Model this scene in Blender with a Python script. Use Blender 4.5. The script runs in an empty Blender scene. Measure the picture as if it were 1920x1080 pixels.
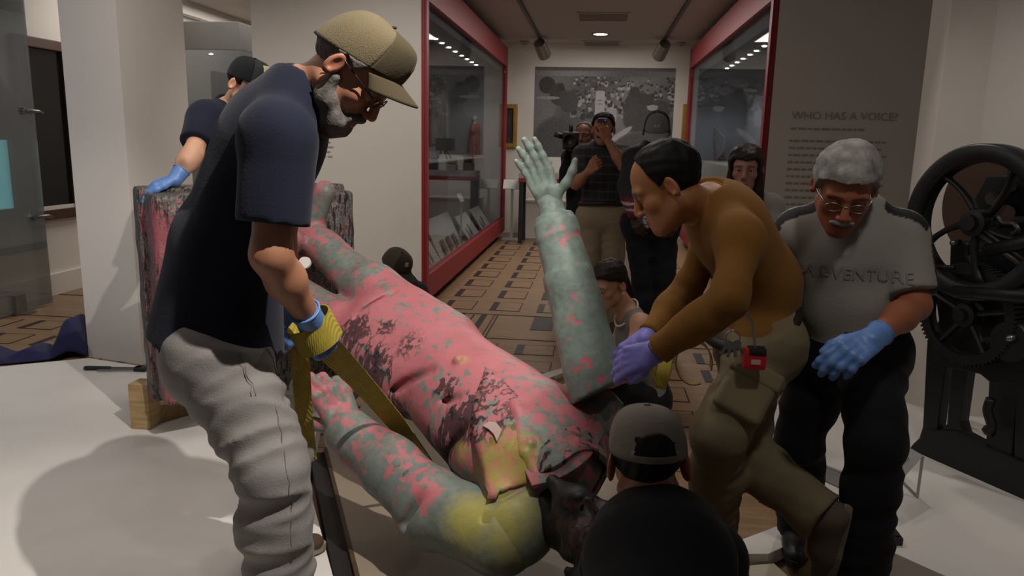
import bpy, bmesh, math, random
import numpy as np
from mathutils import Vector, Matrix
random.seed(7); np.random.seed(7)
S = bpy.context.scene; COL = S.collection
# ------------------------------------------------------------------ camera
FOC, CAMH = 1412.0, 1.5
def unit(v):
    v = np.array(v, float); return v/np.linalg.norm(v)
_dn = unit((-160, 7290, 1412)); _yw = np.array(unit((164, -270, 1412))); _yw = unit(_yw-_dn*(_yw@_dn))
_zw = -_dn; _xw = np.cross(_yw, _zw); CAMP = np.array((0, 0, CAMH))
cd = bpy.data.cameras.new('camera'); cam = bpy.data.objects.new('camera', cd); COL.objects.link(cam)
cd.sensor_width = 36; cd.lens = FOC/1920*36; cd.clip_start = .05; cd.clip_end = 60
cam.matrix_world = Matrix(((_xw[0], -_xw[1], -_xw[2], 0), (_yw[0], -_yw[1], -_yw[2], 0), (_zw[0], -_zw[1], -_zw[2], CAMH), (0, 0, 0, 1)))
S.camera = cam
def ray(px, py):
    d = np.array(((px-960)/FOC, (py-540)/FOC, 1.0)); return np.array((d@_xw, d@_yw, d@_zw))
def at(px, py, Y):  r = ray(px, py); return CAMP+r*(Y/r[1])        # a sighted point at depth Y
def atx(px, py, X): r = ray(px, py); return CAMP+r*(X/r[0])        # on the plane x = X
def fl(px, py, z=0): r = ray(px, py); return CAMP+r*((z-CAMH)/r[2])  # on the level z
# ------------------------------------------------------------------ world, lamps, exposure
S.view_settings.view_transform = 'Standard'; S.view_settings.look = 'None'; S.view_settings.gamma = 1
S.view_settings.use_curve_mapping = False; S.view_settings.exposure = 0.0
w = bpy.data.worlds.new('world'); S.world = w; w.use_nodes = True
w.node_tree.nodes['Background'].inputs[0].default_value = (1, .93, .88, 1)
w.node_tree.nodes['Background'].inputs[1].default_value = .075
def lin(c):
    if isinstance(c, str): c = [int(c[i:i+2], 16)/255 for i in (0, 2, 4)]
    return tuple(x/12.92 if x <= .04045 else ((x+.055)/1.055)**2.4 for x in c)
def spot(name, p, t, power, angle=60, blend=.5, col=(1, .93, .86), r=.05):
    l = bpy.data.lights.new(name, 'SPOT'); l.energy = power; l.spot_size = math.radians(angle); l.spot_blend = blend
    l.color = col; l.shadow_soft_size = r
    o = bpy.data.objects.new(name, l); COL.objects.link(o); o.location = p
    o.rotation_euler = (Vector(t)-Vector(p)).to_track_quat('-Z', 'Y').to_euler(); return o
def area(name, p, t, power, sx, sy, col=(1, .93, .86)):
    l = bpy.data.lights.new(name, 'AREA'); l.energy = power; l.shape = 'RECTANGLE'; l.size = sx; l.size_y = sy; l.color = col
    o = bpy.data.objects.new(name, l); COL.objects.link(o); o.location = p
    o.rotation_euler = (Vector(t)-Vector(p)).to_track_quat('-Z', 'Y').to_euler(); return o
CEIL = 3.05
spot('gallery_spot', (.3, 1.15, 3.0), (-2.25, 2.75, 0), 300, 62, .4, r=.018)
spot('gallery_spot', (-3.6, .6, 3.0), (-2.2, 1.6, 0), 60, 44, .5, r=.03)
spot('gallery_spot', (-1.5, 2.7, 3.0), (-3.0, 4.6, 1.3), 80, 75, .8)
spot('gallery_spot', (-1.0, 4.2, 3.0), (-1.9, 6.4, 1.0), 100, 84, .9)
spot('gallery_spot', (-.2, 3.9, 3.0), (.0, 2.6, .9), 40, 60, .8)
spot('gallery_spot', (1.1, 4.3, 3.0), (.6, 3.2, 0), 35, 110, .8)
spot('gallery_spot', (.75, 1.1, 3.0), (1.25, 2.6, .6), 42, 66, .9, r=.1)
spot('gallery_spot', (-.7, .9, 3.0), (.05, 2.5, 1.15), 30, 24, .7)
spot('gallery_spot', (2.7, 2.3, 2.95), (2.35, 3.9, .5), 55, 86, .8, r=.08)
area('ceiling_fill_light', (-1.4, 2.6, 3.0), (-1.4, 2.6, 0), 24, 2.5, 2.5)  # broad soft fill added under the ceiling, not a real panel
area('corridor_light', (0, 9.2, 3.0), (0, 9.2, 0), 75, 1.0, 5)
for y in (7.3, 8.6, 9.9, 11.2):
    spot('case_spot', (-1.76, y, 2.52), (-1.85, y, 0), 16, 130, .6)
    spot('case_spot', (1.6, y, 2.46), (1.75, y, 0), 16, 130, .6, (.92, .96, 1))
area('side_room_fill', (-3.9, 8.6, 3.0), (-3.9, 8.6, 0), 75, 1.6, 4)  # unseen fill added to brighten the dark side room
area('daylight_window', (-4.6, 3.2, 1.5), (1, 3.9, 1.3), 6, 1.2, 1.6, (.72, .8, 1))
# ------------------------------------------------------------------ materials
def nt(m): m.use_nodes = True; return m.node_tree.nodes, m.node_tree.links
_mc = {}
def mat(name, col, rough=.6, metal=0, var=.08, scale=6, bump=0, bscale=60, spec=.5, attr=None, emit=0, wave=None, coat=0, sheen=0):
    if name in _mc: return _mc[name]
    m = bpy.data.materials.new(name); _mc[name] = m; N, L = nt(m); b = N['Principled BSDF']
    b.inputs['Roughness'].default_value = rough; b.inputs['Metallic'].default_value = metal
    b.inputs['Specular IOR Level'].default_value = spec
    if coat: b.inputs['Coat Weight'].default_value = coat
    if sheen: b.inputs['Sheen Weight'].default_value = sheen
    tc = N.new('ShaderNodeTexCoord')
    no = N.new('ShaderNodeTexNoise'); no.inputs['Scale'].default_value = scale; no.inputs['Detail'].default_value = 4
    L.new(tc.outputs['Object'], no.inputs['Vector'])
    hv = N.new('ShaderNodeMapRange'); hv.inputs[3].default_value = 1-var; hv.inputs[4].default_value = 1+var
    hv.inputs[1].default_value = .3; hv.inputs[2].default_value = .7
    L.new(no.outputs['Fac'], hv.inputs[0])
    mx = N.new('ShaderNodeMix'); mx.data_type = 'RGBA'; mx.blend_type = 'MULTIPLY'; mx.inputs[0].default_value = 1
    if attr:
        a = N.new('ShaderNodeAttribute'); a.attribute_name = attr; L.new(a.outputs['Color'], mx.inputs[6])
    else: mx.inputs[6].default_value = (*lin(col), 1)
    L.new(hv.outputs[0], mx.inputs[7]); L.new(mx.outputs[2], b.inputs['Base Color'])
    if emit:
        b.inputs['Emission Color'].default_value = (*lin(col), 1); b.inputs['Emission Strength'].default_value = emit
    if bump:
        n2 = N.new('ShaderNodeTexNoise'); n2.inputs['Scale'].default_value = bscale; n2.inputs['Detail'].default_value = 3
        src = n2.outputs['Fac']; L.new(tc.outputs['Object'], n2.inputs['Vector'])
        if wave:
            wv = N.new('ShaderNodeTexWave'); wv.inputs['Scale'].default_value = wave; wv.inputs['Distortion'].default_value = 1.5
            L.new(tc.outputs['Object'], wv.inputs['Vector']); src = wv.outputs['Fac']
        bp = N.new('ShaderNodeBump'); bp.inputs['Strength'].default_value = bump; bp.inputs['Distance'].default_value = .0035
        L.new(src, bp.inputs['Height']); L.new(bp.outputs[0], b.inputs['Normal'])
    return m
def wood(name, c1, c2, scale=3, rough=.45, stretch=(1, 12, 12)):
    if name in _mc: return _mc[name]
    m = bpy.data.materials.new(name); _mc[name] = m; N, L = nt(m); b = N['Principled BSDF']; b.inputs['Roughness'].default_value = rough
    tc = N.new('ShaderNodeTexCoord'); mp = N.new('ShaderNodeMapping'); mp.inputs['Scale'].default_value = stretch
    no = N.new('ShaderNodeTexNoise'); no.inputs['Scale'].default_value = scale; no.inputs['Detail'].default_value = 6
    cr = N.new('ShaderNodeValToRGB'); cr.color_ramp.elements[0].color = (*lin(c1), 1); cr.color_ramp.elements[1].color = (*lin(c2), 1)
    cr.color_ramp.elements[0].position = .3; cr.color_ramp.elements[1].position = .7
    oi = N.new('ShaderNodeObjectInfo'); ad = N.new('ShaderNodeVectorMath')
    L.new(tc.outputs['Object'], mp.inputs[0]); L.new(mp.outputs[0], ad.inputs[0]); L.new(oi.outputs['Random'], ad.inputs[1])
    L.new(ad.outputs[0], no.inputs['Vector']); L.new(no.outputs['Fac'], cr.inputs[0]); L.new(cr.outputs[0], b.inputs['Base Color'])
    return m
def glass(name, tint=(.9, .93, .93), refl=.12, grey_refl=0):
    if name in _mc: return _mc[name]
    m = bpy.data.materials.new(name); _mc[name] = m; N, L = nt(m); N.remove(N['Principled BSDF'])
    t = N.new('ShaderNodeBsdfTransparent'); t.inputs[0].default_value = (*tint, 1)
    g = N.new('ShaderNodeBsdfGlossy'); g.inputs['Roughness'].default_value = .02
    lw = N.new('ShaderNodeLayerWeight'); lw.inputs[0].default_value = .35
    mr = N.new('ShaderNodeMapRange'); mr.inputs[3].default_value = refl*.5; mr.inputs[4].default_value = min(1, refl*4)
    mix = N.new('ShaderNodeMixShader'); L.new(lw.outputs['Fresnel'], mr.inputs[0]); L.new(mr.outputs[0], mix.inputs[0])
    if grey_refl:
        d = N.new('ShaderNodeBsdfDiffuse'); d.inputs[0].default_value = (.5, .52, .52, 1); m2 = N.new('ShaderNodeMixShader'); m2.inputs[0].default_value = grey_refl  # grey diffuse share stands in for room light reflected by the pane
        L.new(t.outputs[0], m2.inputs[1]); L.new(d.outputs[0], m2.inputs[2]); t = m2
    L.new(t.outputs[0], mix.inputs[1]); L.new(g.outputs[0], mix.inputs[2]); L.new(mix.outputs[0], N['Material Output'].inputs[0])
    return m
# ------------------------------------------------------------------ object helpers
def link(name, me, m=None, parent=None):
    o = bpy.data.objects.new(name, me); COL.objects.link(o)
    if m is not None and me is not None and hasattr(me, 'materials') and not me.materials:
        for q in (m if isinstance(m, (list, tuple)) else [m]): me.materials.append(q)
    if parent is not None: o.parent = parent
    return o
def tag(o, label=None, cat=None, group=None, kind=None):
    if label: o['label'] = label
    if cat: o['category'] = cat
    if group: o['group'] = group
    if kind: o['kind'] = kind
    return o
def thing(name, label, cat, group=None):
    o = bpy.data.objects.new(name, None); COL.objects.link(o); o.empty_display_size = .05
    return tag(o, label, cat, group)
class MB:                                    # collects polygons for ONE mesh object
    def __init__(s): s.v = []; s.f = []; s.mi = []
    def add(s, V, F, mi=0):
        o = len(s.v); s.v += [tuple(map(float, p)) for p in V]
        for f in F: s.f.append([i+o for i in f]); s.mi.append(mi)
        return s
    def box(s, lo, hi, R=None, c=None, mi=0):
        (x0, y0, z0), (x1, y1, z1) = lo, hi
        V = np.array([(x, y, z) for z in (z0, z1) for y in (y0, y1) for x in (x0, x1)], float)
        if R is not None: V = V@np.array(R).T
        if c is not None: V = V+np.array(c)
        return s.add(V, [(0, 2, 3, 1), (4, 5, 7, 6), (0, 1, 5, 4), (2, 6, 7, 3), (0, 4, 6, 2), (1, 3, 7, 5)], mi)
    def prism(s, poly, z0, z1, mi=0):        # polygon in plan
        n = len(poly); V = [(x, y, z0) for x, y in poly]+[(x, y, z1) for x, y in poly]
        a = sum(poly[i][0]*poly[(i+1) % n][1]-poly[(i+1) % n][0]*poly[i][1] for i in range(n))
        F = [list(range(n))[::-1], list(range(n, 2*n))]+[(i, (i+1) % n, n+(i+1) % n, n+i) for i in range(n)]
        if a < 0: F = [f[::-1] for f in F]
        return s.add(V, F, mi)
    def extrude(s, pts, d, mi=0):            # planar polygon in space, swept by vector d
        n = len(pts); V = [tuple(p) for p in pts]+[tuple(np.array(p)+np.array(d)) for p in pts]
        return s.add(V, [list(range(n))[::-1], list(range(n, 2*n))]+[(i, (i+1) % n, n+(i+1) % n, n+i) for i in range(n)], mi)
    def tube(s, P, r, n=10, cap=True, mi=0, flat=None):
        P = [np.array(p, float) for p in P]; r = r if hasattr(r, '__len__') else [r]*len(P); V = []; up = None
        for i, p in enumerate(P):
            t = unit(P[min(i+1, len(P)-1)]-P[max(i-1, 0)])
            if up is None: up = np.array((0, 0, 1.)) if abs(t[2]) < .9 else np.array((1., 0, 0))
            a = unit(np.cross(t, up)); b = np.cross(a, t); up = b
            for k in range(n):
                q = 2*math.pi*k/n; V.append(p+(a*math.cos(q)+b*math.sin(q)*(flat or 1))*r[i])
        m = len(P); F = [(i*n+k, i*n+(k+1) % n, (i+1)*n+(k+1) % n, (i+1)*n+k) for i in range(m-1) for k in range(n)]
        if cap: F += [list(range(n))[::-1], list(range((m-1)*n, m*n))]
        return s.add(V, F, mi)
    def grid(s, fn, nu, nv, close_u=False, mi=0):
        V = [fn(i/(nu if close_u else nu-1), j/(nv-1)) for j in range(nv) for i in range(nu)]
        F = [(j*nu+i, j*nu+(i+1) % nu, (j+1)*nu+(i+1) % nu, (j+1)*nu+i) for j in range(nv-1) for i in range(nu if close_u else nu-1)]
        return s.add(V, F, mi)
    def lathe(s, prof, n=24, c=(0, 0, 0), R=None, mi=0, cap=True):
        V = []
        for rr, z in prof:
            for k in range(n):
                q = 2*math.pi*k/n; V.append((rr*math.cos(q), rr*math.sin(q), z))
        V = np.array(V)
        if R is not None: V = V@np.array(R).T
        V = V+np.array(c); m = len(prof)
        F = [(i*n+k, i*n+(k+1) % n, (i+1)*n+(k+1) % n, (i+1)*n+k) for i in range(m-1) for k in range(n)]
        if cap: F += [list(range(n))[::-1], list(range((m-1)*n, m*n))]
        return s.add(V, F, mi)
    def build(s, name, m, parent=None, smooth=False, bevel=0, solid=0, sub=0):
        me = bpy.data.meshes.new(name); me.from_pydata(s.v, [], s.f)
        for q in (m if isinstance(m, (list, tuple)) else [m]): me.materials.append(q)
        if len(me.materials) > 1: me.polygons.foreach_set('material_index', s.mi)
        bm = bmesh.new(); bm.from_mesh(me); bmesh.ops.recalc_face_normals(bm, faces=bm.faces)
        if bevel:
            bmesh.ops.bevel(bm, geom=[e for e in bm.edges if len(e.link_faces) == 2 and e.calc_face_angle(0) > .6], offset=bevel, segments=2, affect='EDGES', profile=.7)
        bm.to_mesh(me); bm.free()
        if smooth: me.polygons.foreach_set('use_smooth', [True]*len(me.polygons))
        o = link(name, me, None, parent)
        if solid: q = o.modifiers.new('solid', 'SOLIDIFY'); q.thickness = solid; q.offset = 0
        if sub: q = o.modifiers.new('sub', 'SUBSURF'); q.levels = q.render_levels = sub
        return o
def frame3(z, x=None):                       # rotation whose local Z is z (columns = axes)
    z = unit(z); x = np.array(x if x is not None else ((1, 0, 0) if abs(z[0]) < .9 else (0, 1, 0)), float)
    x = unit(x-z*(x@z)); return np.stack((x, np.cross(z, x), z), 1)
# ------------------------------------------------------------------ distance-field modelling
def nzf(seed, scale, n=5):
    rs = np.random.RandomState(seed); D = rs.randn(n, 3); D /= np.linalg.norm(D, axis=1)[:, None]; fr = scale*rs.uniform(.6, 1.6, n); ph = rs.uniform(0, 6.28, n)
    def f(P): return sum(np.sin(P@(D[i]*fr[i])+ph[i]) for i in range(n))/n
    return f
def cone(a, b, ra, rb=None, q=None, n=None, wr=None):
    a = np.array(a, float); b = np.array(b, float); rb = ra if rb is None else rb; ba = b-a; L2 = max(ba@ba, 1e-9); mr = max(ra, rb)
    n = unit(n) if n is not None else None
    if wr: e1 = unit(np.cross(ba+1e-6, (.3, .5, .8))); e2 = unit(np.cross(ba, e1)); amp, fq, ph = wr; nf = nzf(int(ph*10), 1.0, 6); LL = math.sqrt(L2)
    def f(P):
        pa = P-a; h = np.clip(pa@ba/L2, 0, 1); v = pa-h[..., None]*ba
        if q: s = (v@n); v = v+n*(s*(1/q-1))[..., None]
        r = ra+(rb-ra)*h
        if wr:
            X = np.stack((h*LL*26*fq/2+(v@e1)*14, (v@e1)*11+ph, (v@e2)*11), -1); r = r+amp*(1-3.2*np.abs(nf(X)))
        return (np.sqrt((v*v).sum(-1))-r)
    m = mr*1.02+(wr[0] if wr else 0)
    return (f, np.minimum(a, b)-m, np.maximum(a, b)+m)
def ell(c, r, R=None):
    c = np.array(c, float); r = np.array(r, float); R = np.eye(3) if R is None else np.array(R); ext = np.sqrt(((R*r)**2).sum(1))
    def f(P):
        p = (P-c)@R; k0 = np.sqrt(((p/r)**2).sum(-1)); k1 = np.sqrt(((p/(r*r))**2).sum(-1)); return k0*(k0-1)/np.maximum(k1, 1e-6)
    return (f, c-ext, c+ext)
def rbox(c, h, R=None, rd=.01):
    c = np.array(c, float); h = np.array(h, float); R = np.eye(3) if R is None else np.array(R); ext = np.abs(R)@h
    def f(P):
        p = np.abs((P-c)@R)-(h-rd); return np.sqrt((np.maximum(p, 0)**2).sum(-1))+np.minimum(p.max(-1), 0)-rd
    return (f, c-ext, c+ext)
def cut(pr, p, n):                           # keep the side opposite n
    f0, lo, hi = pr; p = np.array(p, float); n = unit(n)
    return (lambda P: np.maximum(f0(P), (P-p)@n), lo, hi)
def mesh_sdf(prims, vox, k=.02, noise=None, keep=None):
    """prims: (fn, lo, hi) or (fn, lo, hi, op, k); op 'u' union, 's' subtract. keep: (lo, hi) clips the grid."""
    us = [p for p in prims if len(p) < 4 or p[3] == 'u']; pad = k+3*vox
    lo = np.min([p[1] for p in us], 0)-pad; hi = np.max([p[2] for p in us], 0)+pad
    if keep: lo = np.maximum(lo, keep[0]); hi = np.minimum(hi, keep[1])
    n = np.ceil((hi-lo)/vox).astype(int)+1
    ax = [lo[i]+vox*np.arange(n[i]) for i in range(3)]; F = np.full(n, 9.0, np.float32)
    for p in prims:
        op = p[3] if len(p) > 3 else 'u'; kk = p[4] if len(p) > 4 else k; m = kk+2.5*vox
        i0 = np.clip(np.floor((p[1]-m-lo)/vox).astype(int), 0, n); i1 = np.clip(np.ceil((p[2]+m-lo)/vox).astype(int)+1, 0, n)
        if np.any(i1 <= i0): continue
        sl = tuple(slice(i0[i], i1[i]) for i in range(3))
        P = np.stack(np.meshgrid(*[ax[i][sl[i]] for i in range(3)], indexing='ij'), -1)
        d = p[0](P); A = F[sl]
        if op == 's':
            h = np.maximum(kk-np.abs(A+d), 0)/kk; F[sl] = np.maximum(A, -d)+h*h*kk*.25
        else:
            h = np.maximum(kk-np.abs(A-d), 0)/kk; F[sl] = np.minimum(A, d)-h*h*kk*.25
    if noise is not None:
        idx = np.argwhere(np.abs(F) < 3*vox+.02); P = lo+idx*vox; F[tuple(idx.T)] += noise(P)
    return nets(F, lo, vox)
def nets(F, lo, vox):
    sg = F < 0; n = np.array(F.shape); c = sg[:-1, :-1, :-1].astype(np.int8)
    cnt = sum(sg[a:n[0]-1+a, b:n[1]-1+b, e:n[2]-1+e].astype(np.int8) for a in (0, 1) for b in (0, 1) for e in (0, 1))
    act = (cnt > 0) & (cnt < 8); cells = np.argwhere(act)
    if len(cells) == 0: return np.zeros((0, 3)), np.zeros((0, 4), int)
    idm = np.full(act.shape, -1, np.int64); idm[act] = np.arange(len(cells))
    acc = np.zeros((len(cells), 3)); w = np.zeros(len(cells)); cs = [(a, b, e) for a in (0, 1) for b in (0, 1) for e in (0, 1)]
    val = {s: F[cells[:, 0]+s[0], cells[:, 1]+s[1], cells[:, 2]+s[2]] for s in cs}
    for s in cs:
        for d in range(3):
            if s[d]: continue
            t = list(s); t[d] = 1; t = tuple(t); a, b = val[s], val[t]; x = (a < 0) != (b < 0)
            u = np.where(x, a/np.where(a-b == 0, 1, a-b), 0); p = np.tile(np.array(s, float), (len(cells), 1)); p[:, d] += u
            acc[x] += p[x]; w[x] += 1
    V = lo+(cells+acc/w[:, None])*vox; Q = []
    for d in range(3):
        e, f = [i for i in range(3) if i != d]
        s0 = [slice(1, -1)]*3; s0[d] = slice(0, -1); s1 = list(s0); s1[d] = slice(1, None)
        a = sg[tuple(s0)]; b = sg[tuple(s1)]; ix = np.argwhere(a != b)
        if len(ix) == 0: continue
        o = np.array([1, 1, 1]); o[d] = 0; base = ix+o; fl_ = a[tuple(ix.T)]
        def g(de, df):
            q = base.copy(); q[:, e] -= de; q[:, f] -= df; return idm[tuple(q.T)]
        q = np.stack((g(1, 1), g(0, 1), g(0, 0), g(1, 0)), 1)
        flip = fl_ if d != 1 else ~fl_
        q[~flip] = q[~flip][:, ::-1]; Q.append(q)
    return V, np.concatenate(Q)
def vmesh(name, V, Q, m, parent=None, col=None, smooth=True):
    me = bpy.data.meshes.new(name); nv, nq = len(V), len(Q)
    me.vertices.add(nv); me.vertices.foreach_set('co', np.ascontiguousarray(V, np.float32).ravel())
    me.loops.add(nq*4); me.loops.foreach_set('vertex_index', np.ascontiguousarray(Q, np.int32).ravel())
    me.polygons.add(nq); me.polygons.foreach_set('loop_start', np.arange(0, nq*4, 4, dtype=np.int32))
    try: me.polygons.foreach_set('loop_total', np.full(nq, 4, np.int32))
    except Exception: pass
    me.update(calc_edges=True); me.validate()
    if smooth: me.polygons.foreach_set('use_smooth', np.ones(len(me.polygons), bool))
    if col is not None:
        a = me.color_attributes.new('Col', 'FLOAT_COLOR', 'POINT'); a.data.foreach_set('color', np.concatenate((col, np.ones((len(col), 1))), 1).astype(np.float32).ravel())
    return link(name, me, m, parent)
def lincol(c): return np.array(lin(c))
def cat_mesh(parts):
    V = []; Q = []; o = 0
    for v, q in parts: V.append(v); Q.append(q+o); o += len(v)
    return np.concatenate(V), np.concatenate(Q)
import sys
def M_blk_(): return mat("device_black", "1b1b1d", .5)
ONLY = None
def want(k): return ONLY is None or k in ONLY
def catmull(P, n=6):
    P = [np.array(p, float) for p in P]; Q = [2*P[0]-P[1]]+P+[2*P[-1]-P[-2]]; out = []
    for i in range(1, len(Q)-2):
        for k in range(n):
            t = k/n; a, b, c, d = Q[i-1:i+3]; out.append(.5*((2*b)+(c-a)*t+(2*a-5*b+4*c-d)*t*t+(3*b-a-3*c+d)*t**3))
    return out+[P[-1]]
# ------------------------------------------------------------------ setting
M_wall = mat('painted_wall', 'd9d3cb', .85, var=.02, scale=2, bump=.05, bscale=200)
M_wallR = M_wall
M_red = mat('red_case_paint', '8a1f26', .5, var=.06, scale=8)
M_black = mat('toe_kick_black', '17181a', .7)
M_ceil = mat('ceiling_paint', 'b5aca6', .9, var=.02)
M_plat = mat('white_plinth_paint', 'dcd8d2', .35, var=.05, scale=3, bump=.03, bscale=30)
M_par = wood('oak_parquet', '7c6147', '97795b', 3, .4)
M_inl = wood('walnut_inlay', '241d1c', '332927', 5, .4)
f = MB().box((-7, -1.5, -.1), (4.5, 13.2, -.002)).build('floor', M_par); tag(f, kind='structure')
def piece(name, lo, hi, m, parent):
    o = MB().box(lo, hi).build(name, m, parent); return o
_pc = {}
def cell(x, y, w_, l, blk):                   # one parquet motif: framed panel with a dark block on its left
    key = (round(w_, 3), round(l, 3), blk)
    if key not in _pc:
        t = .009
        pan = MB().box((blk+t, t, -.001), (w_-t, l-t, .0015)).build('parquet_panel', M_par, f)
        fr = MB()
        fr.box((0, 0, -.001), (w_, t, .002)).box((0, l-t, -.001), (w_, l, .002)).box((w_-t, t, -.001), (w_, l-t, .002))
        b = MB().box((0, t, -.001), (blk+t, l-t, .002)).build('inlay_block', M_inl, f)
        s = fr.build('inlay_strip', M_inl, f); _pc[key] = (pan, s, b); objs = _pc[key]
    else:
        objs = []
        for q in _pc[key]:
            c = q.copy(); COL.objects.link(c); objs.append(c)
    for q in objs: q.location = (x, y, 0)
for i in range(-1, 6):
    for j in range(10):
        cell(-1.36+.43*i, 6.6+.565*j, .275, .365, .05)
for i in range(-9, 9):
    for j in range(6):
        x, y = -.98+.432*i, 5.215-.42*j
        if x > -3.3 or y > 3.9: cell(x, y, .285, .262, .05)
for i in range(-4, 3):
    x = -.97+.79*i
    cell(x, 5.65, .12, .78, .045); MB().box((x+.47, 5.95, -.001), (x+.65, 6.41, .002)).build('inlay_block', M_inl, f)
    MB().box((x+.14, 5.65, -.001), (x+.152, 6.43, .002)).box((x+.72, 5.65, -.001), (x+.732, 6.43, .002)).build('inlay_strip', M_inl, f)
MB().box((-6, 6.43, -.001), (3, 6.445, .002)).box((-6, 5.62, -.001), (3, 5.63, .002)).build('inlay_strip', M_inl, f)
tag(MB().box((-7, -1.5, CEIL), (4.5, 13.2, CEIL+.1)).build('ceiling', M_ceil), kind='structure')
tag(MB().box((-7, 12.55, 0), (4.5, 12.7, CEIL)).build('wall_back', M_wall), kind='structure')
tag(MB().box((-5.2, -1.5, 0), (-5.03, 12.55, CEIL)).build('wall_left', M_wall), kind='structure')
tag(MB().box((-2.96, 6.36, .04), (-1.5, 6.5, CEIL)).build('wall_left_partition', M_wall), kind='structure')
tag(MB().box((-2.9, 6.4, 0), (-1.52, 6.5, .04)).build('trim_1', M_black), kind='structure')
tag(MB().box((1.345, 6.35, .04), (4.4, 6.5, CEIL)).build('wall_right_partition', M_wall), kind='structure')
tag(MB().prism([(-3.4, 4.6), (-2.94, 4.49), (-2.94, 5.25), (-3.4, 5.3)], 0, CEIL).build('wall_left_column', M_wall), kind='structure')
c0, c1 = fl(1691, 752, .1), fl(1767, 775, .1); dirw = unit(np.array((1.0, -.02)))
tag(MB().prism([(c0[0], c0[1]), (c1[0], c1[1]), (c1[0]+1.6, c1[1]-.1), (c1[0]+1.6, c1[1]+.5), (c0[0]+.1, c0[1]+.5)], 0, CEIL).build('wall_right_column', M_wall), kind='structure')
MB().box((-1.1, 12.5, 0), (1.2, 12.55, .14)).build('baseboard_back', mat('brown_baseboard', '4a3c34', .5))['kind'] = 'structure'
# platforms
def plat(name, pts, z, m=M_plat, zz=0):
    return tag(MB().prism([(p[0], p[1]) for p in pts], zz, z).build(name, m, bevel=.004), kind='structure')
plat('floor_platform_left', [(-5.0, 3.74), fl(0, 687, .1), fl(167, 671, .1), fl(300, 692, .1), (-1.5, 4.0), fl(575, 895, .1), fl(626, 1085, .1), (-.55, 1.55), (-.5, .2), (-5.0, .2)], .1)
plat('floor_platform_right', [fl(1395, 795, .1), fl(1641, 1020, .1), fl(1740, 1065, .1), (1.9, 1.75), (3.9, 1.4), (3.9, 4.3), (1.95, 4.3), (1.2, 4.35)], .1)
# ------------------------------------------------------------------ people
def skin(name, c): return mat(name, c, .55, var=.07, scale=25, bump=.05, bscale=180, attr='Col')
M_skin = skin('skin', 'ffffff')
def cloth(name, c, bump=.25, bs=140, rough=.9, var=.1, sc=5): return mat(name, c, rough, var=var, scale=sc, bump=bump, bscale=bs, spec=.15, sheen=.05)
M_glove = mat('nitrile_glove_blue', '5f86c4', .45, var=.08, scale=30, bump=.3, bscale=90)
M_glovep = mat('nitrile_glove_violet', '7d78c8', .45, var=.08, scale=30, bump=.3, bscale=90)
HS = 1.0
def head_prims(o):
    j = o.get('jaw', 1.0); p = [ell((0, -.006, .04), (.076, .1, .084)), ell((0, .03, -.035), (.061*j, .063, .084))]
    for s in (-1, 1):
        p += [cone((s*.05*j, -.005, -.055), (s*.018, .068, -.1), .021, .02), ell((s*.042, .058, -.022), (.022, .023, .02)),
              cone((s*.012, .09, .023), (s*.047, .078, .022), .0105, .009)]
    p += [ell((0, .08, -.101), (.023, .019, .019)), ell((0, .074, -.07), (.034, .024, .03))]
    q = [x+('u', .022) for x in p]
    for s in (-1, 1):
        q.append(ell((s*.032, .103, .006), (.02, .017, .013))+('s', .012))
        q.append(ell((s*.032, .077, .005), (.0165, .0155, .0135))+('u', .005))
    nl = o.get('nose', 1.0)
    q.append(cone((0, .094, .014), (0, .094+.026*nl, -.03), .009, .0125)+('u', .01))
    for s in (-1, 1): q.append(ell((s*.0135, .106, -.037), (.0085, .012, .0085))+('u', .006))
    for s in (-1, 1):
        q.append(cone((s*.022, .0865, -.068), (0, .1, -.0655), .0045, .0062)+('u', .004))
        q.append(cone((s*.019, .0865, -.0755), (0, .098, -.078), .0045, .0075)+('u', .004))
        R = np.array(((math.cos(.5*s), -math.sin(.5*s), 0), (math.sin(.5*s), math.cos(.5*s), 0), (0, 0, 1)))
        R = R@np.array(((1, 0, 0), (0, math.cos(.2), math.sin(.2)), (0, -math.sin(.2), math.cos(.2))))
        q.append(ell((s*.084, -.014, -.004), (.0075, .019, .033), R)+('u', .005))
        q.append(ell((s*.0915, -.009, 0), (.007, .011, .019), R)+('s', .004))
        q.append(ell((s*.0905, -.012, -.024), (.005, .007, .006), R)+('u', .004))
    return q
def head_color(V, o):
    base = lincol(o['skin']); C = np.tile(base, (len(V), 1)); x, y, z = V.T
    red = base*np.array((1.12, .72, .68))
    def mixm(m, c):
        m = np.clip(m, 0, 1)[:, None]; C[:] = C*(1-m)+np.array(c)*m
    ax = np.abs(x)
    mixm(.5*np.exp(-((ax-.083)/.012)**2)*(y < .02), red)
    mixm(.35*np.exp(-((ax-.04)/.02)**2-((z+.03)/.022)**2)*(y > .05), red)
    mixm(.4*np.exp(-(x/.018)**2-((z+.03)/.018)**2)*(y > .1), red)
    lips = np.exp(-((z+.072)/.0085)**4-(x/.024)**4)*(y > .078); mixm(lips*.75, lincol(o.get('lips', '8a4a44')))
    mixm(np.exp(-((z+.0716+.1*0)/.0016)**2-(x/.022)**4)*(y > .078)*.85, base*.25)
    br = np.exp(-((z-.0255+.25*np.maximum(ax-.035, 0))/.0048)**2)*((ax > .013) & (ax < .052) & (y > .06)); mixm(br*o.get('brow_d', .85), lincol(o.get('brow', '1d1613')))
    lash = np.exp(-((z-.002)/.0022)**2)*np.exp(-((ax-.032)/.014)**4)*(y > .07); mixm(lash*.85, base*.15)
    if o.get('stubble'): mixm(o['stubble']*np.exp(-((z+.09)/.035)**4)*(y > -.01)*((z < -.045)), lincol('3a332e'))
    return C
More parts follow.
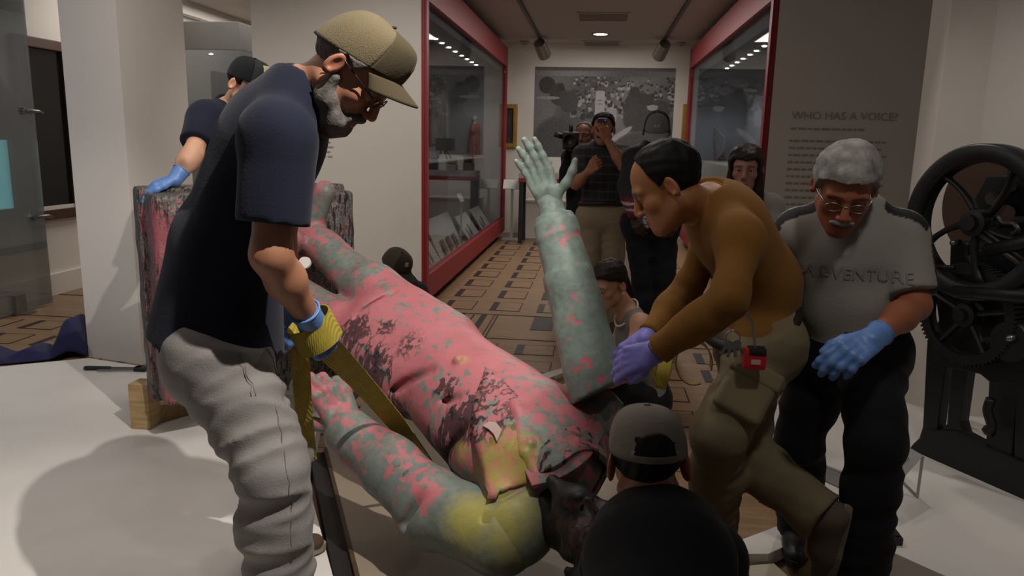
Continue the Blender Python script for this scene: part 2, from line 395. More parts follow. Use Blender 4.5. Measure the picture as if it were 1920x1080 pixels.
def hair_mesh(o, vox):
    h = o['hair']; t = h.get('t', .012); prims = []
    nz1 = nzf(h.get('seed', 1), 140); nz2 = nzf(3, 45); zk = np.array(h['line'])
    f0, lo, hi = ell((0, -.008, .042), (.077+t, .1+t, .085+t))
    def g(P):
        zl = np.interp(P[..., 1], zk[:, 0], zk[:, 1]); c = (zl-P[..., 2])+.004*nz1(P*(1, 1, .4))
        w_ = h.get('temple', 0)
        if w_: c = c+np.maximum(0, np.abs(P[..., 0])-.035)*0-(np.maximum(0, .05-np.abs(P[..., 0])))*w_*(P[..., 1] > .05)
        d = np.maximum(f0(P)+.0035*nz1(P)+.005*nz2(P), c)
        if o.get('cap'):                       # pressed flat under the cap
            k = o['cap']; d = np.maximum(d, P[..., 2]-(k.get('z', .03)+k.get('tilt', .18)*P[..., 1]+.006)-(.05 if k.get('arch') else 0)*(P[..., 1] < -.07))
        return d
    prims.append((g, lo, hi))
    for c in h.get('locks', []): prims.append(cone(*c[:4], wr=(.004, 1.2, len(prims)*1.3)))
    st = nzf(9, 260)
    return mesh_sdf(prims, vox, k=.015, noise=lambda P: .0022*st(P*(1, 1, .12)))
def cap_mesh(c, parent, X):
    """cap in head space: crown panels, front panel, brim, button"""
    a, b, h = .086, .108, c.get('h', .1); z0 = c.get('z', .03); sl = c.get('tilt', .18)
    def pt(u, v, e=0):
        q = 2*math.pi*u; ph = v*math.pi/2; cc = math.cos(ph)**.62 if v < 1 else 0; y = (b+e)*cc*math.sin(q)
        seam = 1-.012*abs(math.cos(3*q))**8
        front = max(0, math.sin(q))
        return X(np.array(((a+e)*cc*math.cos(q)*seam, y*seam-.006, z0+sl*(b*math.sin(q))*(1-v)+(h+e+.012*front*(1-abs(v*2-1)))*math.sin(ph)**.9)))
    nu, nv = 96, 24; fr = MB(); bk = MB()
    V = [pt(i/nu, j/(nv-1)) for j in range(nv) for i in range(nu)]
    Ff, Fb = [], []
    for j in range(nv-1):
        for i in range(nu):
            q = (i+.5)/nu*360; fc = (j*nu+i, j*nu+(i+1) % nu, (j+1)*nu+(i+1) % nu, (j+1)*nu+i)
            (Ff if 90-c.get('fw', 55) < q < 90+c.get('fw', 55) else Fb).append(fc)
    root = bk.add(V, Fb).build('cap', c['m'], parent, smooth=True, solid=.004)
    fr.add(V, Ff).build('front_panel', c.get('mf', c['m']), root, smooth=True, solid=.004)
    L = c.get('brim', .072); drop = c.get('drop', .25); cv = c.get('curve', .024)
    def bp(u, v):
        s = u*2-1; q = math.pi/2-s*1.05; e = v*L*(1-.55*abs(s)**2.4)
        x = (a+.001)*math.cos(q)*(1+.1*v); y = (b+.001)*math.sin(q)-.006
        return X(np.array((x, y+e, z0+sl*(b*math.sin(q))-.002-drop*e-cv*s*s*(.4+v)+.004)))
    MB().grid(bp, 20, 8).build('brim', c.get('mb', c.get('mf', c['m'])), root, smooth=True, solid=.005)
    tp = X(np.array((0, -.006, z0+h+.004))); mm = MB(); mm.lathe([(.001, .004), (.006, .003), (.008, 0), (.006, -.003)], 10, tp); mm.build('cap_button', c.get('mf', c['m']), root, smooth=True)
    if c.get('arch'):
        MB().grid(lambda u, v: pt(.75+.088*(2*u-1), .07+v*.3*math.sqrt(max(.001, 1-(2*u-1)**2)), .0025), 28, 7).build('opening_hair', M_blackhair, root, smooth=True, solid=.002)
    if c.get('strap'):
        MB().grid(lambda u, v: pt(.75+(u-.5)*.2, .02+v*.1, .002), 12, 3).build('cap_strap', c.get('m'), root, smooth=True, solid=.003)
    if c.get('badge'):
        m_, u0, u1, v0, v1 = c['badge']; MB().grid(lambda u, v: pt(u0+(u1-u0)*u, v0+(v1-v0)*v, .003), 8, 5).build('cap_patch', m_, root, smooth=True, solid=.003)
    if c.get('text'):
        txt, size, m_, uc, vc = c['text']; put_text(txt, size, m_, root, 'cap_lettering', lambda x, y: pt(uc+x, vc+y*4.6, .0045))
    return root
def put_text(txt, size, m, parent, name, fn, align='CENTER'):
    cu = bpy.data.curves.new('t', 'FONT'); cu.body = txt; cu.size = size; cu.align_x = align; cu.align_y = 'CENTER'; cu.resolution_u = 2
    o = bpy.data.objects.new('t', cu); COL.objects.link(o); dg = bpy.context.evaluated_depsgraph_get()
    me = bpy.data.meshes.new_from_object(o.evaluated_get(dg)); bpy.data.objects.remove(o); bpy.data.curves.remove(cu)
    for v in me.vertices: v.co = Vector(fn(v.co.x, v.co.y))
    me.materials.clear(); return link(name, me, m, parent)
def hand_prims(w_, d, back, side, curls=(.5, .6, .6, .7), thumb=(.6, .4), s=1.0, off=0, spread=.0):
    """w_ wrist, d wrist->knuckles, back = back-of-hand normal, side = +1/-1 for the thumb's side"""
    d = unit(d); b = np.array(back, float); b = unit(b-d*(b@d)); x = np.cross(d, b)*side; w_ = np.array(w_, float)
    W = lambda p: w_+s*(p[0]*x+p[1]*d+p[2]*b); pr = []; o = off
    kx = (.031, .0105, -.0105, -.03); ky = (.09, .094, .089, .08)
    for i in range(4): pr.append(cone(W((kx[i]*.6, .0, 0)), W((kx[i], ky[i], 0)), .0145*s+o, .0115*s+o))
    pr.append(cone(W((.012, .045, -.004)), W((-.014, .045, -.004)), .0165*s+o))
    ln = ((.043, .026, .021), (.047, .03, .022), (.043, .028, .021), (.034, .021, .019))
    for i in range(4):
        p = np.array((kx[i], ky[i], 0.)); a = .15; r = (.0098, .0102, .0097, .0086)[i]; sx = (i-1.5)*-.06-(i-1.5)*spread
        for k in range(3):
            a += curls[i]*(1.0, 1.1, .75)[k]
            q = p+ln[i][k]*np.array((sx*math.cos(a), math.cos(a), -math.sin(a)))
            pr.append(cone(W(p), W(q), (r-.0007*k)*s+o, (r-.0007*(k+1))*s+o)); p = q
    p = np.array((.02, .02, -.004)); a = thumb[0]; z = thumb[1]
    for k, l in enumerate((.045, .036, .028)):
        q = p+l*unit((math.sin(a), math.cos(a), -z)); pr.append(cone(W(p), W(q), (.0155, .0125, .0108)[k]*s+o, (.0125, .0108, .0085)[k]*s+o)); p = q; a -= .28; z += thumb[1]*.3
    return pr
def human(name, label, J, o):
    """J: joints in world space. One continuous skin mesh; clothes, hair and gear are its children."""
    root = thing('person', label, 'person'); root.location = (J['hipR']+J['hipL'])/2*np.array((1, 1, 0)); off = np.array(root.location)
    g = o.get('g', 1.0); vx = o.get('vox', .011); hv = o.get('hvox', .0035)
    A = {k: np.array(v, float)-off for k, v in J.items() if k not in ('hf', 'hu')}
    hR, hL, sR, sL, nb, hc = A['hipR'], A['hipL'], A['shR'], A['shL'], A['nb'], A['hc']
    pel = (hR+hL)/2; ur = unit(sR-sL); sp = unit(nb-pel); fd = unit(np.cross(sp, ur)); hr = unit(hR-hL); hfd = unit(np.cross(sp, hr))
    bend = A.get('mid', (pel+nb)/2+fd*-.01)
    abd = bend*.75+pel*.25 if 'mid' in A else pel+(nb-pel)*.36; che = pel+(nb-pel)*.70 if 'mid' not in A else bend*.4+nb*.6
    hF = unit(np.array(J['hf'])); hu = np.array(J.get('hu', (0, 0, 1)), float); hR_ = unit(np.cross(hF, hu)); hU = np.cross(hR_, hF)
    HM = np.stack((hR_, hF, hU), 1); hs = o.get('hs', 1.0); X = lambda p: hc+hs*(HM@np.asarray(p, float))
    neck0 = X((0, -.022, -.05))
    def torso(e, belly=1.0, ch=1.0, shk=1.0):
        b = .135*g*belly; c = .152*g*ch
        return [cone(hR*.9+pel*.1, hL*.9+pel*.1, .108*g+e, q=.95, n=hfd), cone(pel, abd, .13*g+e, b+e, q=.8, n=hfd), cone(abd, che, b+e, c+e, q=.76, n=fd),
                cone(che, che*.35+nb*.65, c+e, .115*g+e, q=.72, n=fd), cone(sR*shk+sL*(1-shk), sL*shk+sR*(1-shk), .06*g+e, q=.95, n=fd), cone(sR*.85+nb*.15, nb+sp*.005, .05*g+e*.8, .052*g+e*.8), cone(sL*.85+nb*.15, nb+sp*.005, .05*g+e*.8, .052*g+e*.8)]
    ag = o.get('ag', 1.0)
    def arm(s, e, t=1.0, wr=None, fe=None):
        a, b, c = A['sh'+s], A['el'+s], A['wr'+s]; fe = e if fe is None else fe; m = b*.65+c*.35
        if t <= 1: return [cut(cone(a, b, .054*g*ag+e, .044*ag+e, wr=wr), a+(b-a)*t, b-a)] if t < 1 else [cone(a, b, .054*g*ag+e, .042*ag+e, wr=wr)]
        r = [cone(a, b, .054*g*ag+e, .042*ag+e, wr=wr), cone(b, m, .042*ag+e, .043*ag+e, wr=wr)]
        r.append(cut(cone(m, c, .043*ag+e, .027*ag+fe, wr=wr), m+(c-m)*(t-1), c-m) if t < 2 else cone(m, c, .043*ag+e, .027*ag+fe)); return r
    lg = o.get('lg', 1.0)
    def leg(s, e, wr=None, fe=None):
        a, b, c = A['hip'+s], A['kn'+s], A['an'+s]; m = b*.68+c*.32; fe = e if fe is None else fe
        return [cone(a, b, .086*g*lg+e, .056*lg+e, wr=wr), cone(b, m, .054*lg+e, .057*lg+e, wr=wr), cone(m, c, .057*lg+e, .036*lg+fe, wr=wr)]
    # --- skin
    pr = torso(0)+[cone(nb-sp*.02, neck0, .06*hs, .054*hs)]
    for s in 'RL':
        pr += arm(s, 0, 2)+leg(s, 0)
        if 'toe'+s in A: pr += [cone(A['an'+s], A['an'+s]*.5+A['toe'+s]*.5, .032, .022)]
    body = mesh_sdf(pr, vx, k=.03)
    hp = head_prims(o); nt_ = HM.T@((nb-sp*.02)-hc)/hs
    hp.insert(9, cone((0, -.022, -.05), nt_, .054, .06)+('u', .025))
    hV, hQ = mesh_sdf(hp, hv, k=.02); hC = head_color(hV, o); hW = hc+hs*(hV@HM.T)
    hp_, hcols = [], []
    for s in 'RL':
        h = o.get('hand'+s)
        if h is None: continue
        cc = A['el'+s]; hq = hand_prims(A['wr'+s], h['d'], h['b'], h['side'], h.get('curl', (.4,)*4), h.get('th', (.6, .4)), h.get('s', 1.0)) + [cone(cc*.25+A['wr'+s]*.75, A['wr'+s], .03*ag, .025*ag, q=.85, n=h['b'])]
        hp_.append(mesh_sdf(hq, h.get('v', .0045), k=.008))
    bC = np.tile(lincol(o['skin']), (len(body[0]), 1))*o.get('bodyc', 1)
    if o.get('tattoo'): c_, r_, k_ = o['tattoo']; m_ = np.exp(-(np.linalg.norm(body[0]-(np.array(c_)-off), axis=1)/r_)**4)[:, None]; bC = bC*(1-m_*.6)+lincol('4a4238')*m_*.6
    V, Q = cat_mesh([body, (hW, hQ)]+hp_); C = np.concatenate([bC, hC]+[np.tile(lincol(o['skin'])*np.array((1.03, .93, .9)), (len(q[0]), 1)) for q in hp_])
    bo = vmesh('body', V, Q, M_skin, root, C)
    if o.get('eyes'):
        for s in (-1, 1):
            eb = MB(); c_ = X((s*.032, .0795, .003)); R = frame3(HM@np.array((0, 1, o.get('gaze', 0))))
            prof = [(.0125*math.sin(t), .0125*math.cos(t)) for t in np.linspace(.02, math.pi-.02, 12)]
            eb.lathe(prof, 16, c_, R); 
            for i, ff in enumerate(eb.f): eb.mi[i] = 1 if i < 16*2 else 0
            eb.mi[-1] = 1; eb.mi[-2] = 1
            eb.build('eye', [mat('eye_white', 'cfc8c0', .2), mat('eye_iris', '241a14', .15)], root, smooth=True)
    # --- clothes
    sh = o['shirt']; e = sh.get('e', .016); lo_ = sh.get('belly', 1.0); wv = sh.get('wr', (.004, 2.2, .5))
    tp = torso(e, lo_, sh.get('ch', 1.0), 1.0 if sh.get('sl', .6) > 0 else .8); hem = pel+sp*sh.get('hem', -.04); hn = -sp if 'hemn' not in sh else -np.array(sh['hemn'])
    if sh.get('skirt'): tp.append(cone(pel+sp*sh.get('hem', -.04)+fd*.0, abd, .15*g*lo_+e+.015, .13*g*lo_+e, q=.85, n=hfd))
    tp = [cut(t_, hem, hn) for t_ in tp]
    for s in 'RL':
        if sh.get('sl', .6) > 0: tp += arm(s, e+.006 if sh.get('sl', .6) <= 1 else e*.8, sh.get('sl', .6), wr=wv if sh.get('sl', .6) > 1 else (.003, 1, .3), fe=e*.8)
    colr = sh.get('collar', .03)
    ncut = cone(nb+sp*(colr+.05), nb+sp*(colr+.2), .068*hs, .09)
    n1 = nzf(o.get('seed', 3), 17); n2 = nzf(o.get('seed', 3)+1, 45); fa = sh.get('fold', .006)
    def fold(P):
        z = (P-pel)@sp; q = P-z[:, None]*sp*.65
        return fa*n1(q)+fa*.5*n2(q)
    tp = [t_ if len(t_) > 3 else t_+('u', .025) for t_ in tp]
    sV, sQ = mesh_sdf(tp+[ncut+('s', .01)], sh.get('vox', vx*.8), noise=fold)
    sc = sh['paint'](sV+off) if sh.get('paint') else None
    so = vmesh(sh.get('name', 'shirt'), sV, sQ, sh['m'], root, sc)
    # collar band
    if sh.get('band', 1):
        a_, b_ = nb, neck0; ax_ = unit(b_-a_); 
        R = frame3(ax_, ur); P = [a_+sp*colr*.55+R@np.array((.064*hs*math.cos(t), .066*hs*math.sin(t), 0)) for t in np.linspace(0, 6.283, 29)]
        MB().tube(P, .007, 8, cap=False).build('collar', sh.get('mc', sh['m']), so, smooth=True)
    pa = o.get('pants')
    if pa:
        e = pa.get('e', .02); n3 = nzf(o.get('seed', 3)+5, 20); n4 = nzf(o.get('seed', 3)+6, 55); top = pel+sp*pa.get('top', .1)
        tp = [cut(t_, top, sp) for t_ in (cone(hR*.9+pel*.1, hL*.9+pel*.1, .112*g+e, q=.95, n=hfd), cone(pel, abd, .132*g+e*.7, .135*g*min(lo_, 1.05)+e*.5, q=.82, n=hfd))]
        for s in 'RL':
            lp = leg(s, e, wr=(pa.get('wr', .005), pa.get('fq', 3.2), 1+ord(s)), fe=pa.get('fe', e+.018)); c_, b_ = A['an'+s], A['kn'+s]
            tp += lp[:2]+[cut(lp[2], c_+(c_-b_)*pa.get('cuff', .02), c_-b_)]
        pf = pa.get('fold', .005)
        pV, pQ = mesh_sdf([t_+('u', .025) for t_ in tp], pa.get('vox', vx*.8), noise=lambda P: pf*n3(P*(1, 1, 1.5))+pf*.5*n4(P*(.6, .6, 1.8)))
        po = vmesh(pa.get('name', 'trousers'), pV, pQ, pa['m'], root)
        if pa.get('belt'):
            R = frame3(sp, hr); zz = pel+sp*(pa.get('top', .1)-.012)
            P = [zz+R@np.array(((.155*g+e*.9)*math.cos(t), (.125*g+e*.9)*math.sin(t), 0)) for t in np.linspace(0, 6.283, 41)]
            MB().tube(P, .018, 8, cap=False, flat=.0+1).build('belt', mat('black_belt', '17140f', .5), po, smooth=True)
    shp = o.get('shoe')
    if shp:
        for s in 'RL':
            if 'toe'+s not in A or s in o.get('noshoe', ''): continue
            a = A['an'+s]; t_ = A['toe'+s]; d = unit(t_-a-np.array((0, 0, (t_-a)[2])) if not o.get('freefoot') else t_-a); shoe(shp, a, t_, root, J.get('up'+s))
    for s in 'RL':
        gl = o.get('glove'+s); h = o.get('hand'+s)
        if gl is not None:
            hq = hand_prims(A['wr'+s], h['d'], h['b'], h['side'], h.get('curl', (.4,)*4), h.get('th', (.6, .4)), h.get('s', 1.0), off=.0022)
            cc = A['el'+s]; dd = unit(A['wr'+s]-cc); hq.append(cut(cone(A['wr'+s]-dd*.07, A['wr'+s]+dd*.01, .041*ag, .0315*ag), A['wr'+s]-dd*h.get('cuff', .045), -dd))
            n5 = nzf(31, 160); gV, gQ = mesh_sdf(hq, h.get('v', .0045)*.85, k=.009, noise=lambda P: .0012*n5(P))
            go = vmesh('glove', gV, gQ, gl, root)
            R = frame3(dd, h['b']); P = [A['wr'+s]-dd*h.get('cuff', .045)+R@np.array((.037*ag*math.cos(t), .037*ag*math.sin(t), 0)) for t in np.linspace(0, 6.283, 25)]
            MB().tube(P, .003, 6, cap=False).build('glove_cuff', gl, go, smooth=True)
    if o.get('hair'):
        V, Q = hair_mesh(o, hv*.95); vmesh('hair', hc+hs*(V@HM.T), Q, o['hair']['m'], root, (lambda v: o['hair']['paint'](v))(V) if o['hair'].get('paint') else None)
    if o.get('cap'): cap_mesh(o['cap'], root, X)
    root['_x'] = 0; del root['_x']
    return root, X, A, off, HM
def shoe(sp_, a, t, parent, up=None):
    """shoe from ankle a to toe tip t"""
    a = np.array(a); t = np.array(t); up = np.array((0, 0, 1.)) if up is None else unit(up)
    heel0 = a-up*.075; d = unit((t-heel0)-up*((t-heel0)@up)); sd = np.cross(d, up); L = max(.2, (t-heel0)@d+.06); h0 = heel0-d*.06
    W = lambda x, y, z: h0+d*x+sd*y+up*z
    n = nzf(4, 60)
    V, Q = mesh_sdf([cone(W(.05, 0, .04), W(L*.55, 0, .038), .042, .045), cone(W(L*.55, 0, .036), W(L-.045, 0, .028), .046, .036, q=.8, n=up), cone(W(.055, 0, .05), W(.07, 0, .1), .042, .04), cone(W(.06, 0, .07), W(.15, 0, .055), .044, .04)], .006, k=.03, noise=lambda P: .002*n(P))
    keep = V; o = vmesh('shoe', V, Q, sp_[0], parent)
    out = []
    for k in range(28):
        q = 2*math.pi*k/28; x = L/2+L/2*math.cos(q); y = (.044 if x > L*.45 else .036)*math.sin(q)*(1.05); out.append(W(x, y, -.002))
    MB().extrude(out, up*.026).build('sole', sp_[1], o, bevel=.004)
    return o
# ------------------------------------------------------------------ glass cases, mural, ceiling fittings
M_led = mat('led_lens', 'fff4e4', .4, emit=9, var=0); M_down = mat('downlight_lens', 'fff2e0', .4, emit=7, var=0)
M_caseback = mat('case_lining_grey', '8c8b8d', .8, var=.18, scale=1.2); M_caseR = mat('case_lining_blue', '8a8d94', .8, var=.2, scale=1.0)
M_glass = glass('case_glass', (.82, .84, .85), .09); M_card = mat('label_card', 'c9c6c2', .7); M_grey = mat('grey_mount_paint', '6a6f76', .7)
M_acr = mat('acrylic_edge', 'a9aaa8', .3); M_print = mat('print_grey', '55565a', .8)
def display_case(x, sgn, y0, y1, label, leds, lining):
    t = thing('display_case', label, 'case'); zb, zt = .1, 2.92; xb = x+sgn*.85; lx, hx = (xb, x) if sgn < 0 else (x, xb)
    B = lambda n, lo, hi, m: MB().box((min(lo[0], hi[0]), lo[1], lo[2]), (max(lo[0], hi[0]), hi[1], hi[2])).build(n, m, t, bevel=.004)
    zr = atx(*leds[0], x+sgn*.28)[2]
    B('bottom_rail', (x-sgn*.02, y0, zb), (x+sgn*.06, y1, zb+.22), M_red); B('top_rail', (x-sgn*.02, y0, 2.64), (x+sgn*.06, y1, zt), M_red)
    B('post', (x-sgn*.02, y0, zb+.22), (x+sgn*.06, y0+.09, 2.64), M_red); B('post', (x-sgn*.02, y1-.05, zb+.22), (x+sgn*.06, y1, 2.64), M_red)
    B('post', (x+sgn*.0, y0-.012, zb), (x+sgn*(.065 if sgn < 0 else .026), y0-.001, zt), M_red)
    B('glass_pane', (x+sgn*.012, y0+.09, zb+.2), (x+sgn*.02, y1-.05, 2.66), M_glass)
    B('back_panel', (xb, y0+.15, zb), (xb+sgn*.03, y1, zt), lining); B('floor_panel', (x+sgn*.06, y0+.15, zb), (xb, y1, zb+.12), mat('case_floor', '8d8a86', .7)); B('roof_panel', (x+sgn*.06, y0+.15, zr), (xb, y1, zt), M_grey)
    B('end_panel', (x+sgn*.06, y1-.04, zb+.12), (xb, y1, zr), lining); B('end_panel', (x+sgn*.06, y0+.15, zb+.12), (xb, y0+.18, zr), lining); B('toe_kick', (x+sgn*.08, y0+.05, 0), (xb, y1, zb), M_black)
    B('shelf', (x+sgn*.3, y0+.3, 1.255), (xb, y1-.1, 1.27), M_acr)
    for px, py in leds:
        p = atx(px, py, x+sgn*.28); p[2] = zr; MB().lathe([(.001, -.012), (.022, -.012), (.026, -.004), (.022, 0)], 14, p).build('led_light', M_led, t)
    return t
cL = display_case(-1.48, -1, 6.4, 12.0, 'tall red framed glass case on the side of the white wall with text', [(817, 72), (829, 81), (842, 89), (854, 96), (866, 103), (876, 110), (885, 115), (893, 121)], M_caseback)
cR = display_case(1.318, 1, 6.36, 12.0, 'red framed glass case behind the long-haired woman', [(1449, 76), (1433, 87), (1418, 96), (1406, 103), (1393, 110), (1382, 116), (1372, 122), (1363, 127)], M_caseR)
def item(name, label, cat, p): t = thing(name, label, cat); t.location = p; return t
p = atx(890, 262, -1.95); t = item('garment', 'pink fringed vest on a stand inside the left glass case', 'garment', (p[0], p[1], p[2]))
V, Q = mesh_sdf([cone((0, -.02, -.25), (0, 0, .12), .17, .15, q=.55, n=(1, 0, 0)), cone((0, -.15, .14), (0, .15, .14), .06, q=.8, n=(1, 0, 0)), ell((0, 0, .25), (.05, .05, .06))+('s', .01)], .014, noise=lambda P: .012*nzf(5, 40)(P*(1, 1, .3))); vmesh('vest', V, Q, mat('faded_rose_cloth', '9a5a52', .9, bump=.3, var=.25, scale=14), t)
MB().tube([(0, 0, .28), (0, 0, .16)], .03, 10).lathe([(.001, .05), (.03, .04), (.04, 0), (.03, -.04), (.001, -.05)], 12, (0, 0, .32)).build('stand_neck', M_acr, t, smooth=True); MB().tube([(0, 0, -.25), (0, 0, 1.275-p[2])], .012, 8).lathe([(.15, 1.275-p[2]), (.15, 1.29-p[2])], 20).build('stand_base', M_acr, t)
p = atx(890, 300, -1.85)
t = item('small_rack', 'pink wooden rack below the pink vest in the left glass case', 'rack', (p[0], p[1], 1.27)); h = .2
for y in (-.16, .16): MB().box((-.012, y-.012, 0), (.012, y+.012, h)).build('upright', mat('rose_wood', '8a4a48', .6), t)
for z in (.02, h-.03): MB().box((-.012, -.16, z), (.012, .16, z+.02)).build('crossbar', mat('rose_wood', ''), t)
def inbox(name, label, cat, px0, py0, px1, py1, x, d, m, z0=None):
    a, b = atx(px0, py1, x), atx(px1, py1, x); top = atx(px0, py0, x)[2]; t = item(name, label, cat, (x, (a[1]+b[1])/2, a[2] if z0 is None else z0)); L = abs(b[1]-a[1])/2; H = top-(a[2] if z0 is None else z0)
    MB().box((-d/2, -L, 0), (d/2, L, H)).build('box_body', m, t, bevel=.006); MB().box((-d/2-.006, -L-.006, H-.02), (d/2+.006, L+.006, H+.004)).build('box_top', m, t, bevel=.003); return t
inbox('mount_box', 'grey mount box inside the left glass case', 'mount', 818, 330, 863, 385, -2.05, .3, M_grey, .222)
def lean(t, P, d, mm, pr=None): return MB().extrude(P, d).build('panel', mm, t, bevel=.002)
k = 0
for (a, b_, h, lb) in ((812, 832, .34, 'white caption panel leaning at the near end of the left case, smallest'), (833, 872, .42, 'wide white caption panel with three pictures leaning in the left case'), (884, 902, .3, 'caption panel leaning in the left case between the wide one and the last'), (908, 922, .3, 'farthest caption panel leaning at the end of the left case')):
    y0_, y1_ = atx(a, 480, -1.6)[1], atx(b_, 470, -1.6)[1]; t = item('caption_board', lb, 'panel', (-1.62, (y0_+y1_)/2, .222)); L = (y1_-y0_)/2; t['group'] = 'caption panels in the left case'
    MB().extrude([(0, -L, 0), (0, L, 0), (-.2, L, h), (-.2, -L, h)], (-.012, 0, .004)).build('board', M_card, t, bevel=.002)
    for q in range(3 if k == 1 else 1):
        yc = (-.55+.5*q)*L; MB().extrude([(.001, yc-.12*L, .06), (.001, yc+.12*L, .06), (-.075, yc+.12*L, .2), (-.075, yc-.12*L, .2)], (.003, 0, .001)).build('picture', mat('print_brown', '5d5450', .7), t)
    k += 1
p = atx(868, 372, -1.62); t = item('label_stand', 'white label card on an acrylic post behind the case glass', 'label', (p[0], p[1], .22))
MB().extrude([(0, -.13, p[2]-.26), (0, .13, p[2]-.26), (-.05, .13, p[2]-.17), (-.05, -.13, p[2]-.17)], (-.008, 0, .003)).build('card', M_card, t); MB().box((-.03, -.02, 0), (-.01, .02, p[2]-.24)).build('post', M_acr, t)
p = atx(835, 300, -2.0); t = item('old_camera', 'dark tripod device on the case shelf at the near end of the left case', 'device', (p[0], p[1], 1.272))
MB().box((-.1, -.14, .1), (.1, .14, .26)).build('device_body', M_blk_(), t, bevel=.01); MB().tube([(0, -.05, .1), (.05, -.15, 0)], .012, 6).build('leg', M_blk_(), t); MB().tube([(0, .05, .1), (.05, .15, 0)], .012, 6).build('leg', M_blk_(), t); MB().tube([(-.05, 0, .1), (-.1, 0, 0)], .012, 6).build('leg', M_blk_(), t)
p = atx(826, 205, -2.25); t = item('hanging_print', 'dark brown hanging print on the back of the left glass case', 'picture', (-2.29, p[1], 1.45)); MB().box((0, -.5, 0), (.02, .5, .85)).build('sheet', mat('brown_print', '4d4444', .8, var=.4, scale=5), t, bevel=.003); MB().box((.02, -.42, .08), (.024, .42, .77)).build('print_field', mat('brown_print_field', '5f5552', .8, var=.5, scale=7), t)
p = atx(1335, 318, 1.75); t = item('open_book', 'pink and white open book on a cradle in the right case', 'book', (p[0], p[1], 1.272))
for s in (-1, 1): MB().extrude([(0, 0, .0), (0, .3*s, .03), (.12, .3*s, .2), (.12, 0, .17)], (.012, 0, -.004)).build('page', mat('rose_page', 'a07a7a', .8) if s < 0 else M_card, t, bevel=.002)
p = atx(1340, 252, 1.7); t = item('hanging_banner', 'pale slanted paper strip hanging inside the right case', 'print', (1.72, p[1], p[2])); MB().extrude([(0, -.9, -.22), (0, -.9, -.05), (0, .5, .16), (0, .6, -.02)], (-.01, 0, 0)).build('sheet', mat('pale_print', '8c8c8e', .8), t)
# mural: a greyscale print of a seated crowd, painted per vertex
xs0, xs1, z0, z1 = -1.08, 1.15, 1.28, 2.70; nx, nz = 260, 170
gx, gz = np.meshgrid(np.linspace(0, 1, nx), np.linspace(0, 1, nz)); rs = np.random.RandomState(5); Y_ = 1-gz; img = .3+.08*np.sin(gx*9+Y_*4)
img = np.where(Y_ < .1, .38+.1*np.sin(gx*7), img); img = np.where((Y_ < .04), .26, img)
def blob(cx, cy, rx, ry, v, p=2, a=0):
    dx, dy = (gx-cx)*1.55, Y_-cy; X_ = dx*math.cos(a)+dy*math.sin(a); D_ = -dx*math.sin(a)+dy*math.cos(a); m = np.clip((1-(np.abs(X_/rx)**p+np.abs(D_/ry)**p))*4, 0, 1); img[:] = img*(1-m)+v*m
for k in range(260):
    cy = rs.uniform(.1, .55); s = .012+.05*(cy-.08); cx = rs.uniform(.28, 1); v = rs.choice([.12, .2, .32, .5, .62]); blob(cx, cy, s*rs.uniform(.6, 1.3), s*rs.uniform(.7, 1.3), v)
    if v > .4: blob(cx, cy-s*1.3, s*.5, s*.6, .1)
for a in (((.06, .42, .16, .22, .36), ), ((.09, .2, .1, .1, .13), ), ((.17, .3, .1, .13, .15), ), ((.16, .95, .3, .42, .2), ), ((.25, .38, .115, .13, .17), ), ((.19, .22, .04, .05, .12), ), ((.1, .34, .14, .02, .5), )): blob(*a[0])
for a in ((.475, .42, .055, .17, .62, 6), (.56, .53, .06, .09, .56, 6), (.475, .36, .04, .006, .3), (.475, .4, .03, .006, .35)): blob(*a)
for a in ((.76, .45, .2, .2, .16), (.74, .55, .16, .16, .18), (.72, .26, .06, .06, .14), (.9, .5, .12, .18, .18), (.85, .42, .07, .02, .6)): blob(*a)
blob(.63, .74, .17, .035, .62, 2, -.65); blob(.75, .95, .3, .25, .22); blob(.45, .9, .25, .2, .25); blob(.85, .44, .06, .025, .6)
img = np.clip(img+.03*rs.randn(nz, nx), .05, .75)*.8+.06
V = np.stack((xs0+gx*(xs1-xs0), np.full_like(gx, 12.545), z0+gz*(z1-z0)), -1).reshape(-1, 3); ix = np.arange(nx*nz).reshape(nz, nx)
Q = np.stack((ix[:-1, :-1], ix[:-1, 1:], ix[1:, 1:], ix[1:, :-1]), -1).reshape(-1, 4); g_ = (img.reshape(-1, 1)**1.6)*np.array((1, .97, .98))
mu = thing('wall_mural', 'large black and white crowd photograph printed on the far wall', 'mural'); vmesh('print', V-np.array((0, 0, 0)), Q, mat('mural_print', '', .85, attr='Col', var=.02), mu, g_, smooth=False); MB().box((xs0, 12.546, z0), (xs1, 12.549, z1)).build('backing', M_grey, mu)
# gilt frames on the far wall
for (px0, px1, lb) in ((949, 969, 'gilt framed painting on the far wall left of the mural'), (1281, 1302, 'gilt framed painting on the far wall right of the mural')):
    a, b_ = at(px0, 195, 12.5), at(px1, 277, 12.5); x0, x1, zb, zt = a[0]-(.3 if px0 < 1000 else 0), b_[0]+(0 if px0 < 1000 else .3), b_[2], a[2]; t = item('framed_painting', lb, 'painting', (x0, 12.54, zb)); W, H = x1-x0, zt-zb
    MB().box((.04, -.02, .04), (W-.04, 0, H-.04)).build('canvas', mat('dark_canvas', '3a3028', .6, var=.3), t)
    for lo, hi in (((0, -.06, 0), (.07, .005, H)), ((W-.07, -.06, 0), (W, .005, H)), ((.07, -.06, 0), (W-.07, .005, .07)), ((.07, -.06, H-.07), (W-.07, .005, H))): MB().box(lo, hi).build('frame_bar', mat('gilt', 'a8843c', .4, metal=.4, var=.2), t, bevel=.012)
